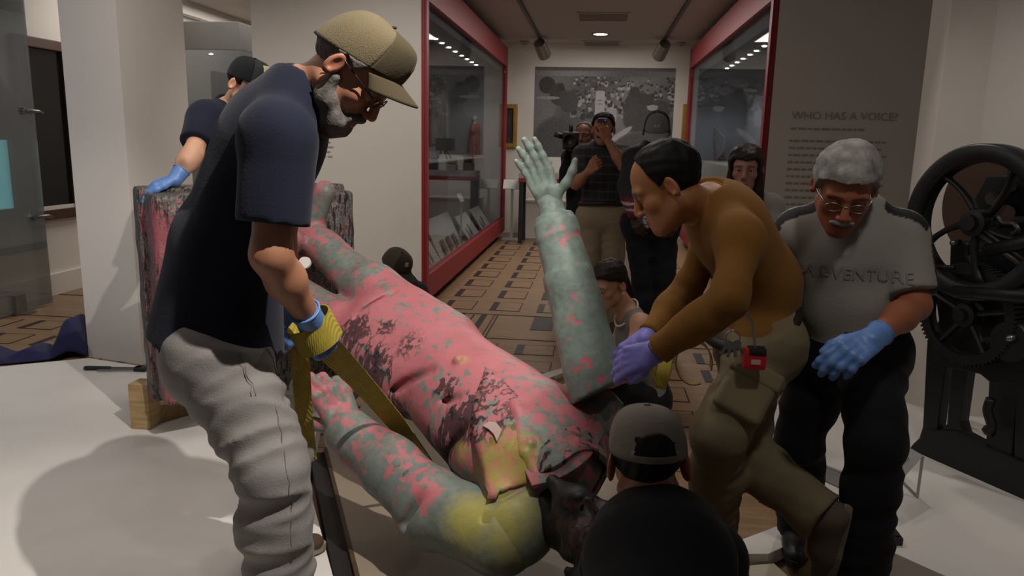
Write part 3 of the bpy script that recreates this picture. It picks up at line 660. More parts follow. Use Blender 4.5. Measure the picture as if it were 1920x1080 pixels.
# low furniture by the far wall
def ped(label, px0, px1, py0, py1, Y, name='white_plinth'):
    a, b_ = at(px0, py1, Y), at(px1, py1, Y); top = at(px0, py0, Y)[2]; t = item(name, label, 'plinth', ((a[0]+b_[0])/2, Y, 0)); W = (b_[0]-a[0])/2
    MB().box((-W, 0, 0), (W, .5, top-.03)).build('plinth_body', M_wall, t, bevel=.004); MB().box((-W-.01, -.01, top-.03), (W+.01, .51, top)).build('plinth_cap', M_wall, t, bevel=.004); return t
ped('low white plinth at the far wall behind the bronze hand', 985, 1085, 375, 432, 11.9)
ped('white plinth standing between the two men at the back', 1160, 1196, 372, 446, 8.0)
a = at(960, 345, 11.6); t = item('label_stand', 'white label lectern on a slim post by the far end of the left case', 'label', (a[0], 11.6, 0))
MB().extrude([(-.14, 0, a[2]-.07), (.14, 0, a[2]-.07), (.14, .12, a[2]+.06), (-.14, .12, a[2]+.06)], (0, .006, -.012)).build('card', M_card, t); MB().box((-.02, .05, .02), (.02, .07, a[2]-.02)).build('post', M_acr, t); MB().box((-.14, -.05, 0), (.14, .18, .02)).build('foot_plate', M_acr, t)
a = at(1035, 300, 11.0); t = item('printing_table', 'dark display table with red edging at the far end behind the bronze hand', 'table', (a[0], 11.2, 0))
MB().box((-.5, 0, .92), (.45, .5, .98)).build('table_top', mat('red_case_paint', ''), t, bevel=.004); MB().box((-.5, .02, .98), (.45, .48, 1.06)).build('glass_tray', mat('tray_white', '9b9894', .5), t, bevel=.004)
for x, y in ((-.46, .04), (.41, .04), (-.46, .46), (.41, .46)): MB().box((x-.03, y-.03, 0), (x+.03, y+.03, .92)).build('leg', M_black, t)
for k, (x, h, c_) in enumerate(((-.36, .3, '5a5450'), (-.1, .22, '8a8580'), (.2, .34, '3a3234'))):
    q = item('printing_relic', ('dark brown cylinder press model on the far display table', 'pale type cabinet model on the far display table', 'black iron hand press model on the far display table')[k], 'model', (a[0]+x, 11.45, 1.06)); MB().box((-.08, -.08, 0), (.08, .08, h*.4)).build('base', mat('relic%s' % 'abc'[k], c_, .5), q, bevel=.01); MB().tube([(-.07, 0, h*.6), (.07, 0, h*.6)], h*.25, 14).build('drum', mat('relic%s' % 'abc'[k], c_, .5), q, smooth=False)
# ceiling: track lights, vents, downlights
M_trk = mat('track_grey', '4a4644', .5); M_vent = mat('vent_grey', '9a928c', .7)
for (a, b_, lb) in (((972, -6), (1022, 95), 'dark lighting track on the left of the corridor ceiling'), ((1296, -6), (1233, 98), 'dark lighting track on the right of the corridor ceiling')):
    p, q = fl(*a, CEIL-.03), fl(*b_, CEIL-.03); q[1] = 11.9; xm = (p[0]+q[0])/2; t = thing('lighting_track', lb, 'track light'); t.location = (xm, (p[1]+q[1])/2, CEIL)
    L = (q[1]-p[1])/2; MB().box((-.02, -L-3.0, -.035), (.02, L, 0)).build('rail', M_trk, t)
    MB().tube([(0, L-.12, -.035), (0, L-.12, -.1)], .015, 8).build('stem', M_trk, t); sg = 1 if xm < 0 else -1
    MB().tube([(0, L-.3, -.1), (sg*.07, L-.08, -.25)], [.085, .1], 14).build('lamp_head', mat('brushed_lamp_metal', '8d8880', .35, metal=.8), t); MB().lathe([(.001, 0), (.05, 0), (.05, .006)], 14, (sg*.072, L-.073, -.255), frame3((sg*.07, .22, -.15))).build('lamp_lens', M_led, t)
for (px, py, lb) in ((1126, 63, 'nearer round downlight in the corridor ceiling'), (1127, 94, 'farther round downlight in the corridor ceiling')):
    p = fl(px, py, CEIL); p[1] = min(p[1], 12.3); t = item('downlight', lb, 'ceiling light', (p[0], p[1], CEIL)); MB().lathe([(.1, 0), (.1, -.012), (.125, -.01), (.13, 0)], 24, cap=False).build('trim_ring', M_vent, t); MB().lathe([(.001, -.011), (.1, -.011), (.1, -.002)], 24).build('diffuser', M_down, t)
for (pa, pb, lb) in (((1080, 22), (1180, 38), 'slotted ceiling vent nearer the viewer'), ((1092, 76), (1163, 86), 'slotted ceiling vent nearer the mural')):
    p, q = fl(pa[0], pa[1], CEIL), fl(pb[0], pb[1], CEIL); xa, xb_, ya, yb = p[0], q[0], min(p[1], q[1]), max(p[1], q[1]); t = item('ceiling_vent', lb, 'vent', ((xa+xb_)/2, (ya+yb)/2, CEIL)); W, L = (xb_-xa)/2, (yb-ya)/2
    MB().box((-W, -L, -.012), (W, L, 0)).build('vent_plate', M_ceil, t)
    for k in range(6): MB().box((-W*.9, -L*.8+k*L*.3, -.022), (W*.9, -L*.8+k*L*.3+.03, -.01)).build('slat', M_vent, t)
for (px, py, lb) in ((985, 79, 'round ceiling sensor left of the track'), (1272, 86, 'round ceiling sensor right of the track')):
    p = fl(px, py, CEIL); p[1] = min(p[1], 12.2); t = item('smoke_sensor', lb, 'sensor', (p[0], p[1], CEIL)); MB().lathe([(.001, -.05), (.05, -.045), (.07, -.015), (.075, 0)], 18).build('sensor_body', M_vent, t, smooth=True); MB().lathe([(.001, -.056), (.015, -.056), (.02, -.05)], 10).build('sensor_eye', M_black, t)
# wall texts
def textblock(name, label, org, ux, w_, rows, lh, head, hs, m, cat='wall text'):
    t = thing(name, label, cat); t.location = org; ux = np.array(ux, float); nrm = np.array((ux[1], -ux[0], 0)); rs = np.random.RandomState(3)
    if head: put_text(head, hs, m, t, 'heading_lettering', lambda x, y: ux*x+np.array((0, 0, y))+nrm*.004, 'LEFT')
    mb = MB()
    for r_ in range(rows):
        x = 0; z = -lh*1.9-r_*lh-(lh*.7 if r_ > 0 else 0)
        while x < w_*(1 if r_ % 6 else .75):
            L = rs.uniform(.02, .07); a = ux*x+np.array((0, 0, z)); mb.add([a+nrm*.003, a+ux*L+nrm*.003, a+ux*L+np.array((0, 0, lh*.26))+nrm*.003, a+np.array((0, 0, lh*.26))+nrm*.003], [(0, 1, 2, 3)]); x += L+.014
    mb.build('text_lines', m, t)['kind'] = 'stuff'; return t
M_txt = mat('wall_text_grey', 'a39b94', .85); M_txt2 = mat('wall_text_pink', 'a89088', .85)
textblock('wall_text', 'grey introductory wall text above the silver-haired man', at(1484, 217, 6.345), (1, 0, 0), .72, 14, .056, 'WHO HAS A VOICE?', .088, M_txt)
textblock('wall_text', 'small pale wall text beside the beard of the man in navy', at(577, 226, 6.355), (1, 0, 0), .18, 6, .04, None, 0, M_txt2)
# ------------------------------------------------------------------ toppled bronze statue
def ribbon(m, P, wv, wd, th=.004, n=6):
    Q = catmull(P, n); k = len(Q); wv = [np.array(x, float) for x in wv]
    V = []
    for i, q in enumerate(Q):
        t = i/(k-1)*(len(wv)-1); a = min(int(t), len(wv)-2) if len(wv) > 1 else 0; u = unit(wv[a]*(1-(t-a))+wv[a+1]*(t-a)) if len(wv) > 1 else unit(wv[0])
        tg = unit(Q[min(i+1, k-1)]-Q[max(i-1, 0)]); nn = unit(np.cross(tg, u)); 
        V += [q-u*wd/2-nn*th/2, q+u*wd/2-nn*th/2, q+u*wd/2+nn*th/2, q-u*wd/2+nn*th/2]
    F = [(i*4+j, i*4+(j+1) % 4, (i+1)*4+(j+1) % 4, (i+1)*4+j) for i in range(k-1) for j in range(4)]+[(3, 2, 1, 0), ((k-1)*4, (k-1)*4+1, (k-1)*4+2, (k-1)*4+3)]
    m.add(V, F)
def paint_material(name, base1='525b55', base2='717b73', pink='ad6268', fs=1.0):
    m = bpy.data.materials.new(name); N, L = nt(m); b = N['Principled BSDF']; b.inputs['Roughness'].default_value = .5; b.inputs['Specular IOR Level'].default_value = .35
    a = N.new('ShaderNodeAttribute'); a.attribute_name = 'Col'; sp = N.new('ShaderNodeSeparateColor'); L.new(a.outputs['Color'], sp.inputs[0])
    tc = N.new('ShaderNodeTexCoord')
    def noise(scale, detail=4, stretch=(1, 1, 1), dist=0, rot=(0, 0, 0)):
        mp = N.new('ShaderNodeMapping'); mp.inputs['Scale'].default_value = stretch; mp.inputs['Rotation'].default_value = rot; L.new(tc.outputs['Object'], mp.inputs[0])
        n = N.new('ShaderNodeTexNoise'); n.inputs['Scale'].default_value = scale*fs; n.inputs['Detail'].default_value = detail; n.inputs['Distortion'].default_value = dist; L.new(mp.outputs[0], n.inputs['Vector']); return n.outputs['Fac']
    def mth(op, x, y=None, clamp=False):
        n = N.new('ShaderNodeMath'); n.operation = op; n.use_clamp = clamp
        for i, v in enumerate((x, y)):
            if v is None: continue
            if isinstance(v, (int, float)): n.inputs[i].default_value = v
            else: L.new(v, n.inputs[i])
        return n.outputs[0]
    def mask(dens, ns, soft=.05):            # density 0..1 against noise: crisp-edged paint
        r = N.new('ShaderNodeMapRange'); L.new(mth('SUBTRACT', mth('ADD', mth('MULTIPLY', dens, .62), .19), ns), r.inputs[0]); r.inputs[1].default_value = -soft; r.inputs[2].default_value = soft; return r.outputs[0]
    def mix(f, c1, c2):
        n = N.new('ShaderNodeMix'); n.data_type = 'RGBA'
        L.new(f, n.inputs[0])
        for i, c in ((6, c1), (7, c2)):
            if isinstance(c, str): n.inputs[i].default_value = (*lin(c), 1)
            else: L.new(c, n.inputs[i])
        return n.outputs[2]
    n1 = noise(9, 6); n2 = noise(4.5, 6, dist=.3); n3 = noise(30, 8, dist=.5); nd = noise(44, 7, (1, 1, .13), .3, (.25, -.3, 0)); nf = noise(30, 3)
    col = mix(n1, base1, base2)
    vy = N.new('ShaderNodeMapRange'); L.new(noise(40, 5), vy.inputs[0]); vy.inputs[1].default_value = .35; vy.inputs[2].default_value = .75
    col = mix(vy.outputs[0], col, mix(n2, '4a4f4a', '8d978e'))
    pk = mask(sp.outputs[0], mth('ADD', mth('MULTIPLY', n2, .38), mth('MULTIPLY', n3, .62)), .03)
    pinkc = mix(nf, pink, mix(n1, '8f5058', 'b86e72'))
    ysoft = N.new('ShaderNodeMapRange'); L.new(mth('ADD', sp.outputs[1], mth('MULTIPLY', mth('SUBTRACT', n3, .5), .5)), ysoft.inputs[0]); ysoft.inputs[1].default_value = .25; ysoft.inputs[2].default_value = .75
    bk = mask(sp.outputs[2], nd, .035)
    col = mix(bk, col, '201f20'); col = mix(mth('MULTIPLY', ysoft.outputs[0], .55), col, '9a8f3e'); 
    drip = mask(mth('MULTIPLY', mth('SUBTRACT', sp.outputs[0], .14), mth('ADD', mth('MULTIPLY', sp.outputs[2], -.3), 1)), mth('ADD', mth('MULTIPLY', n2, .35), mth('MULTIPLY', nd, .65)), .03)
    col = mix(mth('MAXIMUM', mth('MULTIPLY', pk, mth('SUBTRACT', 1, mth('MULTIPLY', bk, .85))), mth('MULTIPLY', drip, .9)), col, pinkc)
    col = mix(mth('MULTIPLY', ysoft.outputs[0], mth('MULTIPLY', n1, .8)), col, 'a59a3c')
    L.new(col, b.inputs['Base Color'])
    bp = N.new('ShaderNodeBump'); bp.inputs['Strength'].default_value = .35; bp.inputs['Distance'].default_value = .006
    L.new(mth('ADD', n3, mth('MULTIPLY', nf, .5)), bp.inputs['Height']); L.new(bp.outputs[0], b.inputs['Normal']); return m
M_br = paint_material('paint_splashed_bronze')
ST = thing('statue', 'toppled green bronze statue splashed with pink and yellow paint lying off its slab', 'statue')
def masks(V, pink, blobs_y=(), blobs_b=(), blobs_p=(), black=0):
    C = np.zeros((len(V), 3)); C[:, 0] = pink; C[:, 2] = black
    for (p, r, k) in blobs_y: C[:, 1] = np.maximum(C[:, 1], k*np.exp(-((V-p)**2).sum(1)/r**2))
    for (p, r, k) in blobs_b: C[:, 2] = np.maximum(C[:, 2], k*np.exp(-((V-p)**2).sum(1)/r**2))
    for (p, r, k) in blobs_p:
        m = np.exp(-((V-p)**2).sum(1)/r**2); C[:, 0] = C[:, 0]*(1-m)+k*m
    return C
sn = nzf(55, 16); sn2 = nzf(56, 40)
foot = at(585, 448, 3.42); toe = at(612, 362, 3.4); knee = at(702, 545, 3.08); hip = at(805, 675, 2.78); chest = at(975, 825, 2.36); nbS = at(1062, 885, 2.16)
sR_, sL_ = at(1098, 800, 2.44), at(958, 985, 2.08); sax = unit(sR_-sL_); ax0 = unit(nbS-hip); cf = unit(np.cross(sax, ax0)); cf = cf if cf[2] > 0 else -cf
foot2 = foot-sax*.2-np.array((.0, 0, .1)); knee2 = knee-sax*.2-np.array((0, 0, .05))
shin = unit(knee-foot); up_ = unit(toe-foot)
B = [cone(foot, knee, .078, .105, wr=(.007, 2, .4)), cone(knee, hip+sax*.08, .11, .15), cone(foot2, knee2, .078, .1), cone(knee2, hip-sax*.12, .105, .15),
     cone(foot-shin*.05, toe-shin*.02, .062, .05), cone(foot-shin*.06-up_*.09, foot-shin*.04, .06, .07), cone(foot2-shin*.05, foot2+up_*.2-shin*.02, .06, .05)]
kc = (knee+knee2)/2
B += [cone(kc*.55+hip*.45, hip, .2, .215, q=.85, n=cf), cone(hip, chest, .205, .235, q=.82, n=cf), cone(chest, (chest+nbS)/2, .235, .2, q=.8, n=cf), cone(sR_*.9+nbS*.1, sL_*.9+nbS*.1, .115, q=.9, n=cf),
      cone(sL_, sL_+(chest-sL_)*.2, .13, .12)]
body = [b_+('u', .04) for b_ in B]
gl = lambda a, b, r, ra=None: cone(a, b, r, ra)+('s', .02)
sf = lambda px, py, Y: at(px, py, Y)
def surf(V, px, py):                          # nearest modelled surface point along a sight line
    r = unit(ray(px, py)); d = V-CAMP; t = d@r; k = np.linalg.norm(d-t[:, None]*r, axis=1); i = np.argsort(k)[:30]; return V[i[np.argmin(t[i])]]
bV, bQ = mesh_sdf(body, .011, noise=lambda P: .006*sn(P)+.003*sn2(P))
gr = []
for a, b_, r1 in (((958, 762), (1075, 850), .014), ((915, 692), (884, 800), .008), ((884, 800), (918, 940), .008), ((918, 940), (985, 906), .012), ((740, 540), (660, 590), .01), ((1020, 780), (1082, 858), .012)):
    gr.append(cone(surf(bV, *a), surf(bV, *b_), r1)+('s', .012))
lapel = [surf(bV, *p) for p in ((965, 768), (1050, 840), (1085, 872), (1000, 900), (975, 850))]
for i in range(5): gr.append(cone(lapel[i], lapel[(i+1) % 5], .012)+('u', .014))
gr.append(cone(lapel[0], lapel[3], .014)+('u', .02)); gr.append(cone(surf(bV, 962, 752), surf(bV, 1100, 850), .02)+('u', .025))
gr.append(ell(surf(bV, 990, 822), (.016, .016, .016))+('u', .006)); gr.append(ell(surf(bV, 860, 668), (.016, .016, .016))+('u', .006))
for a, b_ in (((690, 760), (800, 690)), ((740, 820), (850, 740)), ((800, 880), (860, 800))): gr.append(cone(surf(bV, *a), surf(bV, *b_), .012)+('s', .03))
bV, bQ = mesh_sdf(body+gr, .0085, noise=lambda P: .006*sn(P)+.003*sn2(P))
fc = np.clip((bV-hip)@cf/.2, -1, 1)
lowd = np.clip(-((bV-hip)@sax)/.25, -1, 1)
pk = .54+.06*fc; tt = (bV-hip)@ax0
pk = np.where(tt < -.4, .48, pk); C = masks(bV, pk,
    [(surf(bV, 960, 865), .1, .95), (surf(bV, 900, 880), .07, .7), (surf(bV, 870, 668), .04, .75), (surf(bV, 925, 965), .13, .9), (surf(bV, 970, 950), .1, .7), (surf(bV, 860, 850), .05, .7)],
    [(surf(bV, 690, 690), .13, .8), (surf(bV, 760, 780), .15, .85), (surf(bV, 850, 810), .12, .85), (surf(bV, 885, 765), .1, .85), (surf(bV, 660, 620), .12, .75), (surf(bV, 800, 880), .12, .85), (surf(bV, 1010, 860), .05, .6), (surf(bV, 760, 640), .1, .62), (surf(bV, 830, 720), .07, .66), (surf(bV, 720, 610), .07, .64), (surf(bV, 930, 770), .06, .66)],
    [(surf(bV, 930, 1000), .14, .05), (surf(bV, 830, 960), .1, .1), (surf(bV, 1060, 800), .09, .45), (surf(bV, 1120, 880), .08, .45), (surf(bV, 620, 470), .1, .42), (surf(bV, 780, 660), .12, .56)])
vmesh('coat_and_legs', bV, bQ, M_br, ST, C)
# hem flap of the frock coat
le = catmull([(913, 694), (884, 800), (896, 875), (921, 944)], 5); re = catmull([(985, 750), (985, 820), (990, 865), (988, 906)], 5)
fV = []
for j in range(len(le)):
    for i in range(9):
        t = i/8; px, py = le[j]*(1-t)+re[j]*t; fV.append(surf(bV, px, py)+cf*(.02*(1-t)**.6-.016*t+.001))
fV = np.array(fV).reshape(-1, 9, 3)
for _ in range(3): fV[1:-1, 1:-1] = (fV[:-2, 1:-1]+fV[2:, 1:-1]+fV[1:-1, :-2]+fV[1:-1, 2:])/4
m = MB(); nj = len(le); m.add(fV.reshape(-1, 3), [(j*9+i, j*9+i+1, (j+1)*9+i+1, (j+1)*9+i) for j in range(nj-1) for i in range(8)]); o = m.build('coat_flap', M_br, ST, smooth=True, solid=.012)
a_ = o.data.color_attributes.new('Col', 'FLOAT_COLOR', 'POINT'); yb = [surf(bV, 960, 870), surf(bV, 905, 890)]
for i, v in enumerate(o.data.vertices): a_.data[i].color = (.55, .95*math.exp(-((np.array(v.co)-yb[0])**2).sum()/.012)+.5*math.exp(-((np.array(v.co)-yb[1])**2).sum()/.006), .5 if v.co.z > yb[0][2]+.02 else .3, 1)
# left arm (near the camera)
hw, el_ = at(655, 812, 2.42), at(815, 952, 2.2); fr_ = [cone(hw, hw*.5+el_*.5, .085, .1, wr=(.006, 1.5, .6)), cone(hw*.5+el_*.5, el_, .1, .112), cone(el_, sL_+np.array((-.03, -.02, -.02)), .115, .125), cone(el_, el_+np.array((-.01, .0, -.02)), .115)]
hd = unit(at(610, 715, 2.45)-hw); hb = unit(np.cross(hd, (.6, .75, .3))); hb = hb if hb@(CAMP-hw) > 0 else -hb
hp_ = hand_prims(hw, hd, hb, -1, (.55, .6, .65, .7), (.75, .9), s=1.85)
A1 = mesh_sdf([b_+('u', .03) for b_ in fr_]+[cone(at(790, 915, 2.1), at(760, 985, 2.12), .01)+('s', .03), cone(at(905, 945, 1.98), at(925, 1045, 2.0), .012)+('s', .01)], .0085, noise=lambda P: .006*sn(P)+.003*sn2(P)); A2 = mesh_sdf(hp_+[cone(hw-hd*.05, hw+hd*.06, .055, .045)], .0065, k=.012, noise=lambda P: .002*sn2(P))
V, Q = cat_mesh([A1, A2]); C = masks(V, .42, [(at(880, 975, 2.0), .1, .9), (at(950, 1000, 2.0), .1, .8)], [(at(740, 860, 2.15), .09, .6)], [(at(795, 930, 2.08), .06, 1.0), (at(860, 1010, 2.05), .13, .0), (at(640, 740, 2.4), .1, .5), (at(600, 690, 2.4), .05, .9)])
vmesh('left_arm', V, Q, M_br, ST, C)
# raised right arm with cuff
ab, aw = at(1118, 725, 2.36), at(1036, 395, 2.58); ad = unit(aw-ab)
tl = unit(np.cross(ad, (0, 1, 0)))
fr_ = [cut(cut(cone(ab-ad*.1, ab*.4+aw*.6, .098, .083, wr=(.005, 3, .2)), ab-ad*.02+tl*.0, -unit(ad+tl*.25)), ab*.4+aw*.6+ad*.02, ad), cut(cone(ab*.4+aw*.6, aw-ad*.02, .082, .066, wr=(.003, 2, .9)), aw-ad*.02, ad), cut(cut(cone(aw-ad*.12, aw-ad*.03, .077, .072), aw-ad*.045, ad), aw-ad*.1, -ad), cone(aw-ad*.06, aw+ad*.02, .05, .043)]
dd = unit(ad+np.array((-.12, -.1, 0))); A1 = mesh_sdf([b_+('u', .012) for b_ in fr_], .0075, noise=lambda P: .004*sn(P)+.0025*sn2(P))
A2 = mesh_sdf(hand_prims(aw+ad*.015, dd, (.25, .95, .1), -1, (.1, .16, .2, .2), (1.15, -.1), s=1.3, spread=-.03), .0055, k=.012, noise=lambda P: .0015*sn2(P))
V, Q = cat_mesh([A1, A2]); n0 = at(1090, 640, 2.28); C = masks(V, .27, (), (), [(at(1060, 440, 2.5), .05, .55), (at(1072, 600, 2.32), .06, .52), (at(1100, 690, 2.25), .07, .6), (at(1130, 700, 2.25), .04, .55), (at(1095, 560, 2.35), .05, .45), (at(1030, 340, 2.55), .06, .33), (at(1010, 290, 2.6), .08, .08)])
M_arm = paint_material('verdigris_bronze', '66766f', '93a69c', 'd86a78')
vmesh('raised_arm', V, Q, M_arm, ST, C)
# head and collar, tarred black
hcS = at(1136, 1030, 1.93); HMs = np.stack((sax, unit(cf-ax0*(cf@ax0)), ax0), 1); HMs[:, 0] = np.cross(HMs[:, 1], HMs[:, 2])
hp = [p for p in head_prims(dict(skin='202020'))]; hp += [cone((0, -.02, -.05), (0, -.02, -.16), .06, .075)+('u', .02), cone((0, .07, -.1), (0, .085, -.15), .035, .015)+('u', .02), ell((0, -.03, .05), (.088, .1, .09))+('u', .02)]
hV, hQ = mesh_sdf(hp, .005, noise=lambda P: .005*nzf(4, 70)(P)); hW = hcS+1.35*(hV@HMs.T)
vmesh('head', hW, hQ, M_br, ST, masks(hW, .4, (), (), [(at(1060, 950, 1.85), .08, .6)], .82))
R = frame3(unit(hcS-nbS), sax)
def ccol(o, c):
    a_ = o.data.color_attributes.new('Col', 'FLOAT_COLOR', 'POINT')
    for i in range(len(o.data.vertices)): a_.data[i].color = (*c, 1)
def rib(P, wv, wd, name, c, th=.02):
    m = MB(); ribbon(m, P, wv, wd, th, 6); o = m.build(name, M_br, ST, bevel=.004); ccol(o, c)
ua = unit(hcS-nbS)
rib([nbS-ua*.01+R@np.array((.125*math.cos(t), .115*math.sin(t), .012*math.sin(4*t))) for t in np.linspace(0, 6.283, 22)], [ua]*2, .1, 'collar', (.45, 0, .4))
rib([surf(bV, *p)+cf*.012 for p in ((1128, 800), (1096, 850), (1045, 888), (985, 905))], [ua, ua], .085, 'collar_lapel', (.5, 0, .2))
rib([sR_+np.array((.0, -.02, .075)), sR_+np.array((.05, -.05, .1)), sR_+np.array((.1, -.1, .07))], [(.3, .3, .8)]*2, .11, 'shoulder_flap', (.42, 0, .1))
# torn rag of paint skin on the chest
def tint(o, c):
    a_ = o.data.color_attributes.new('Col', 'FLOAT_COLOR', 'POINT')
    for i in range(len(o.data.vertices)): a_.data[i].color = (*c, 1)
P = [surf(bV, *p)+cf*.02 for p in ((902, 806), (915, 800), (928, 800), (938, 812), (930, 832), (926, 818), (912, 812))]
MB().extrude(P, cf*.006).build('paint_flake', mat('peeling_pale_paint', 'b59a94', .8), ST)
# the slab it stood on
nS = np.array((math.sin(math.radians(43)), -math.cos(math.radians(43)), 0)); eS = np.array((-nS[1], nS[0], 0)); P0 = at(284, 366, 3.02)
def slab(s0, s1, z0, z1, d0, d1): return [P0+eS*s+np.array((0, 0, z))+nS*d for s in (s0, s1) for z in (z0, z1) for d in (d0, d1)]
zb = .3-P0[2]; W_ = .93
bx = []
R = np.stack((eS, nS, (0, 0, 1)), 1)
V, Q = mesh_sdf([rbox(P0+eS*W_/2-nS*.14+np.array((0, 0, zb/2)), (W_/2, .14, -zb/2), R, rd=.02), rbox(P0+eS*W_/2-nS*.22+np.array((0, 0, zb/2)), (W_/2+.025, .06, -zb/2+.025), R, rd=.015),
                 rbox(P0+eS*W_/2+np.array((0, 0, zb/2)), (W_/2-.06, .012, -zb/2-.06), R, rd=.01)], .013, k=.01, noise=lambda P: .004*sn2(P)+.003*sn(P))
M_slab = paint_material('slab_bronze', '3a2f2d', '594845', '94505a', 2.4)
vmesh('base_slab', V, Q, M_slab, ST, masks(V, .36, (), (), [(P0+np.array((0, 0, -.2)), .14, .7), (P0+np.array((0, 0, -.5)), .14, .7), (P0+np.array((0, 0, -.8)), .14, .7)], .42))
MB().lathe([(.001, .012), (.024, .012), (.026, 0), (.024, -.01)], 24, at(572, 493, 2.98), frame3((.1, -.9, .3))).build('plug_disc', mat('white_plug', 'd8d4cc', .5), ST)
P = [at(*p) for p in ((520, 560, 3.1), (555, 470, 3.08), (600, 520, 3.12), (640, 570, 3.1), (600, 620, 3.05), (540, 640, 3.05))]
# ------------------------------------------------------------------ lifting straps
M_strap = mat('yellow_webbing', '98882c', .75, var=.15, scale=20, bump=.4, wave=60)
sp1 = thing('lifting_strap', 'yellow webbing strap wrapped on a blue gloved hand and passed under the statue', 'strap'); sp1.location = (0, 0, 0)
m = MB(); c_ = at(589, 618, 1.86); axw = unit(at(606, 646, 1.87)-at(572, 588, 1.84)); R = frame3(axw, (0, 1, 0))
ribbon(m, [c_+R@np.array((.064*math.cos(t), .06*math.sin(t), .01*t/6)) for t in np.linspace(0, 6.4, 20)], [axw]*2, .075, n=2); m.build('wrist_wrap', M_strap, sp1, smooth=False)
m = MB(); ribbon(m, [at(618, 655, 1.9), at(680, 720, 2.2), at(742, 792, 2.42), at(775, 830, 2.5), at(812, 872, 2.56), at(835, 900, 2.75)], [(.7, .1, .7), (.75, -.1, .65), (.75, -.2, .6), (.5, -.5, .5), (.3, -.7, .3), (0, -1, 0)], .075); m.build('strap_run', M_strap, sp1)
m = MB(); ribbon(m, [at(563, 650, 1.88), at(566, 720, 1.95), at(572, 800, 2.05), at(580, 868, 2.15)], [(.35, .94, 0), (.35, .94, 0)], .07); m.build('strap_tail', M_strap, sp1)
sp2 = thing('lifting_strap', 'looped tan strap end hanging behind the hands of the man in tan shirt', 'strap')
m = MB(); ribbon(m, [at(1300+34*math.cos(t), 678+40*math.sin(t), 2.42) for t in np.linspace(1.2, 6.6, 14)], [(0, 1, 0)]*2, .05, n=4); m.build('strap_loop', mat('tan_webbing', '8a6f3e', .8, bump=.3, wave=60), sp2)
m = MB(); ribbon(m, [at(1250, 665, 2.3), at(1244, 700, 2.28), at(1236, 728, 2.3)], [(.8, -.5, 0)]*2, .045); m.build('strap_tail', M_strap, sp2)
m = MB(); ribbon(m, [at(1205, 650, 2.25), at(1222, 690, 2.24), at(1236, 722, 2.24)], [(.5, -.7, 0)]*2, .03); m.build('hook_end', M_strap, sp2)
# ------------------------------------------------------------------ the people of the photograph
def J(**k): return {n: (np.array(v, float) if n in ('hf', 'hu', 'upR', 'upL') else at(*v) if len(v) == 3 else np.array(v[1:])) for n, v in k.items()}
W3 = lambda p: ('w', *p)
def gz(px, Y, z):                            # on a sight column, at depth Y and height z
    py = 600
    for _ in range(4): py -= (z-at(px, py, Y)[2])*FOC/Y
    return W3(at(px, py, Y))
M_navy = cloth('navy_cotton', '181b2a'); M_jean = cloth('grey_denim', '807c79', .3, 220, var=.12, sc=9)
M_sole = mat('pale_rubber', '8a7f70', .7); M_brownsuede = mat('brown_suede', '4b3a28', .9, bump=.2)
M_ol = cloth('olive_twill', '453d2c'); M_khakimesh = cloth('khaki_mesh', '655b45', .6, 320)
M_tan = cloth('tan_cotton', '7a5426'); M_cargo = cloth('khaki_cargo_twill', '756a52'); M_blk = cloth('black_cotton', '191a1c'); M_blkp = cloth('black_work_twill', '1c1c1e')
M_greyhair = mat('grey_hair', '5f5a56', .8, var=.5, scale=30, bump=.6, bscale=150, spec=.15); M_blackhair = mat('black_hair', '100d0c', .6, var=.3, scale=40, bump=.3, bscale=150, spec=.15)
M_silver = mat('silver_hair', '8a8783', .7, var=.4, scale=25, bump=.5, bscale=120, spec=.2); M_brownhair = mat('dark_brown_hair', '20130f', .55, var=.3, scale=40, bump=.3, bscale=150, spec=.2)
M_gold = mat('gold_thread', 'a58a4a', .6); M_metal = mat('bright_steel', '9a9a98', .3, metal=1); M_lens = glass('spectacle_lens', (.92, .93, .95), .15)
LINE_M = [(-.12, -.075), (-.06, -.06), (-.03, -.02), (-.005, .03), (.03, .03), (.045, .06), (.07, .09), (.12, .1)]
def only(*k): return k
people = {}
def make(key, name, label, j, o):
    r = human(name, label, j, o); people[key] = r; return r
def glasses(X, parent, mf, mlens, w_=.021, h=.015, y=.106, z=.002, temple=True, wr_=.0016):
    fr = MB(); ln = MB()
    for s in (-1, 1):
        P = [X((s*.034+w_*1.1*math.cos(t), y-.1*abs(s*.034+w_*math.cos(t))**1.3, z+h*math.sin(t))) for t in np.linspace(0, 6.283, 21)]
        fr.tube(P, wr_, 6, cap=False); ln.add(P[:-1], [list(range(20))])
        if temple: fr.tube([X((s*.058, y-.01, z+.006)), X((s*.079, .04, z+.012)), X((s*.083, -.015, z+.016)), X((s*.082, -.035, z-.01))], .0021, 6)
    fr.tube([X((-.012, y-.002, z+.004)), X((0, y+.008, z+.007)), X((.012, y-.002, z+.004))], .0016, 6)
    g = fr.build('spectacles', mf, parent, smooth=True); ln.build('lens', mlens, g)
    return g
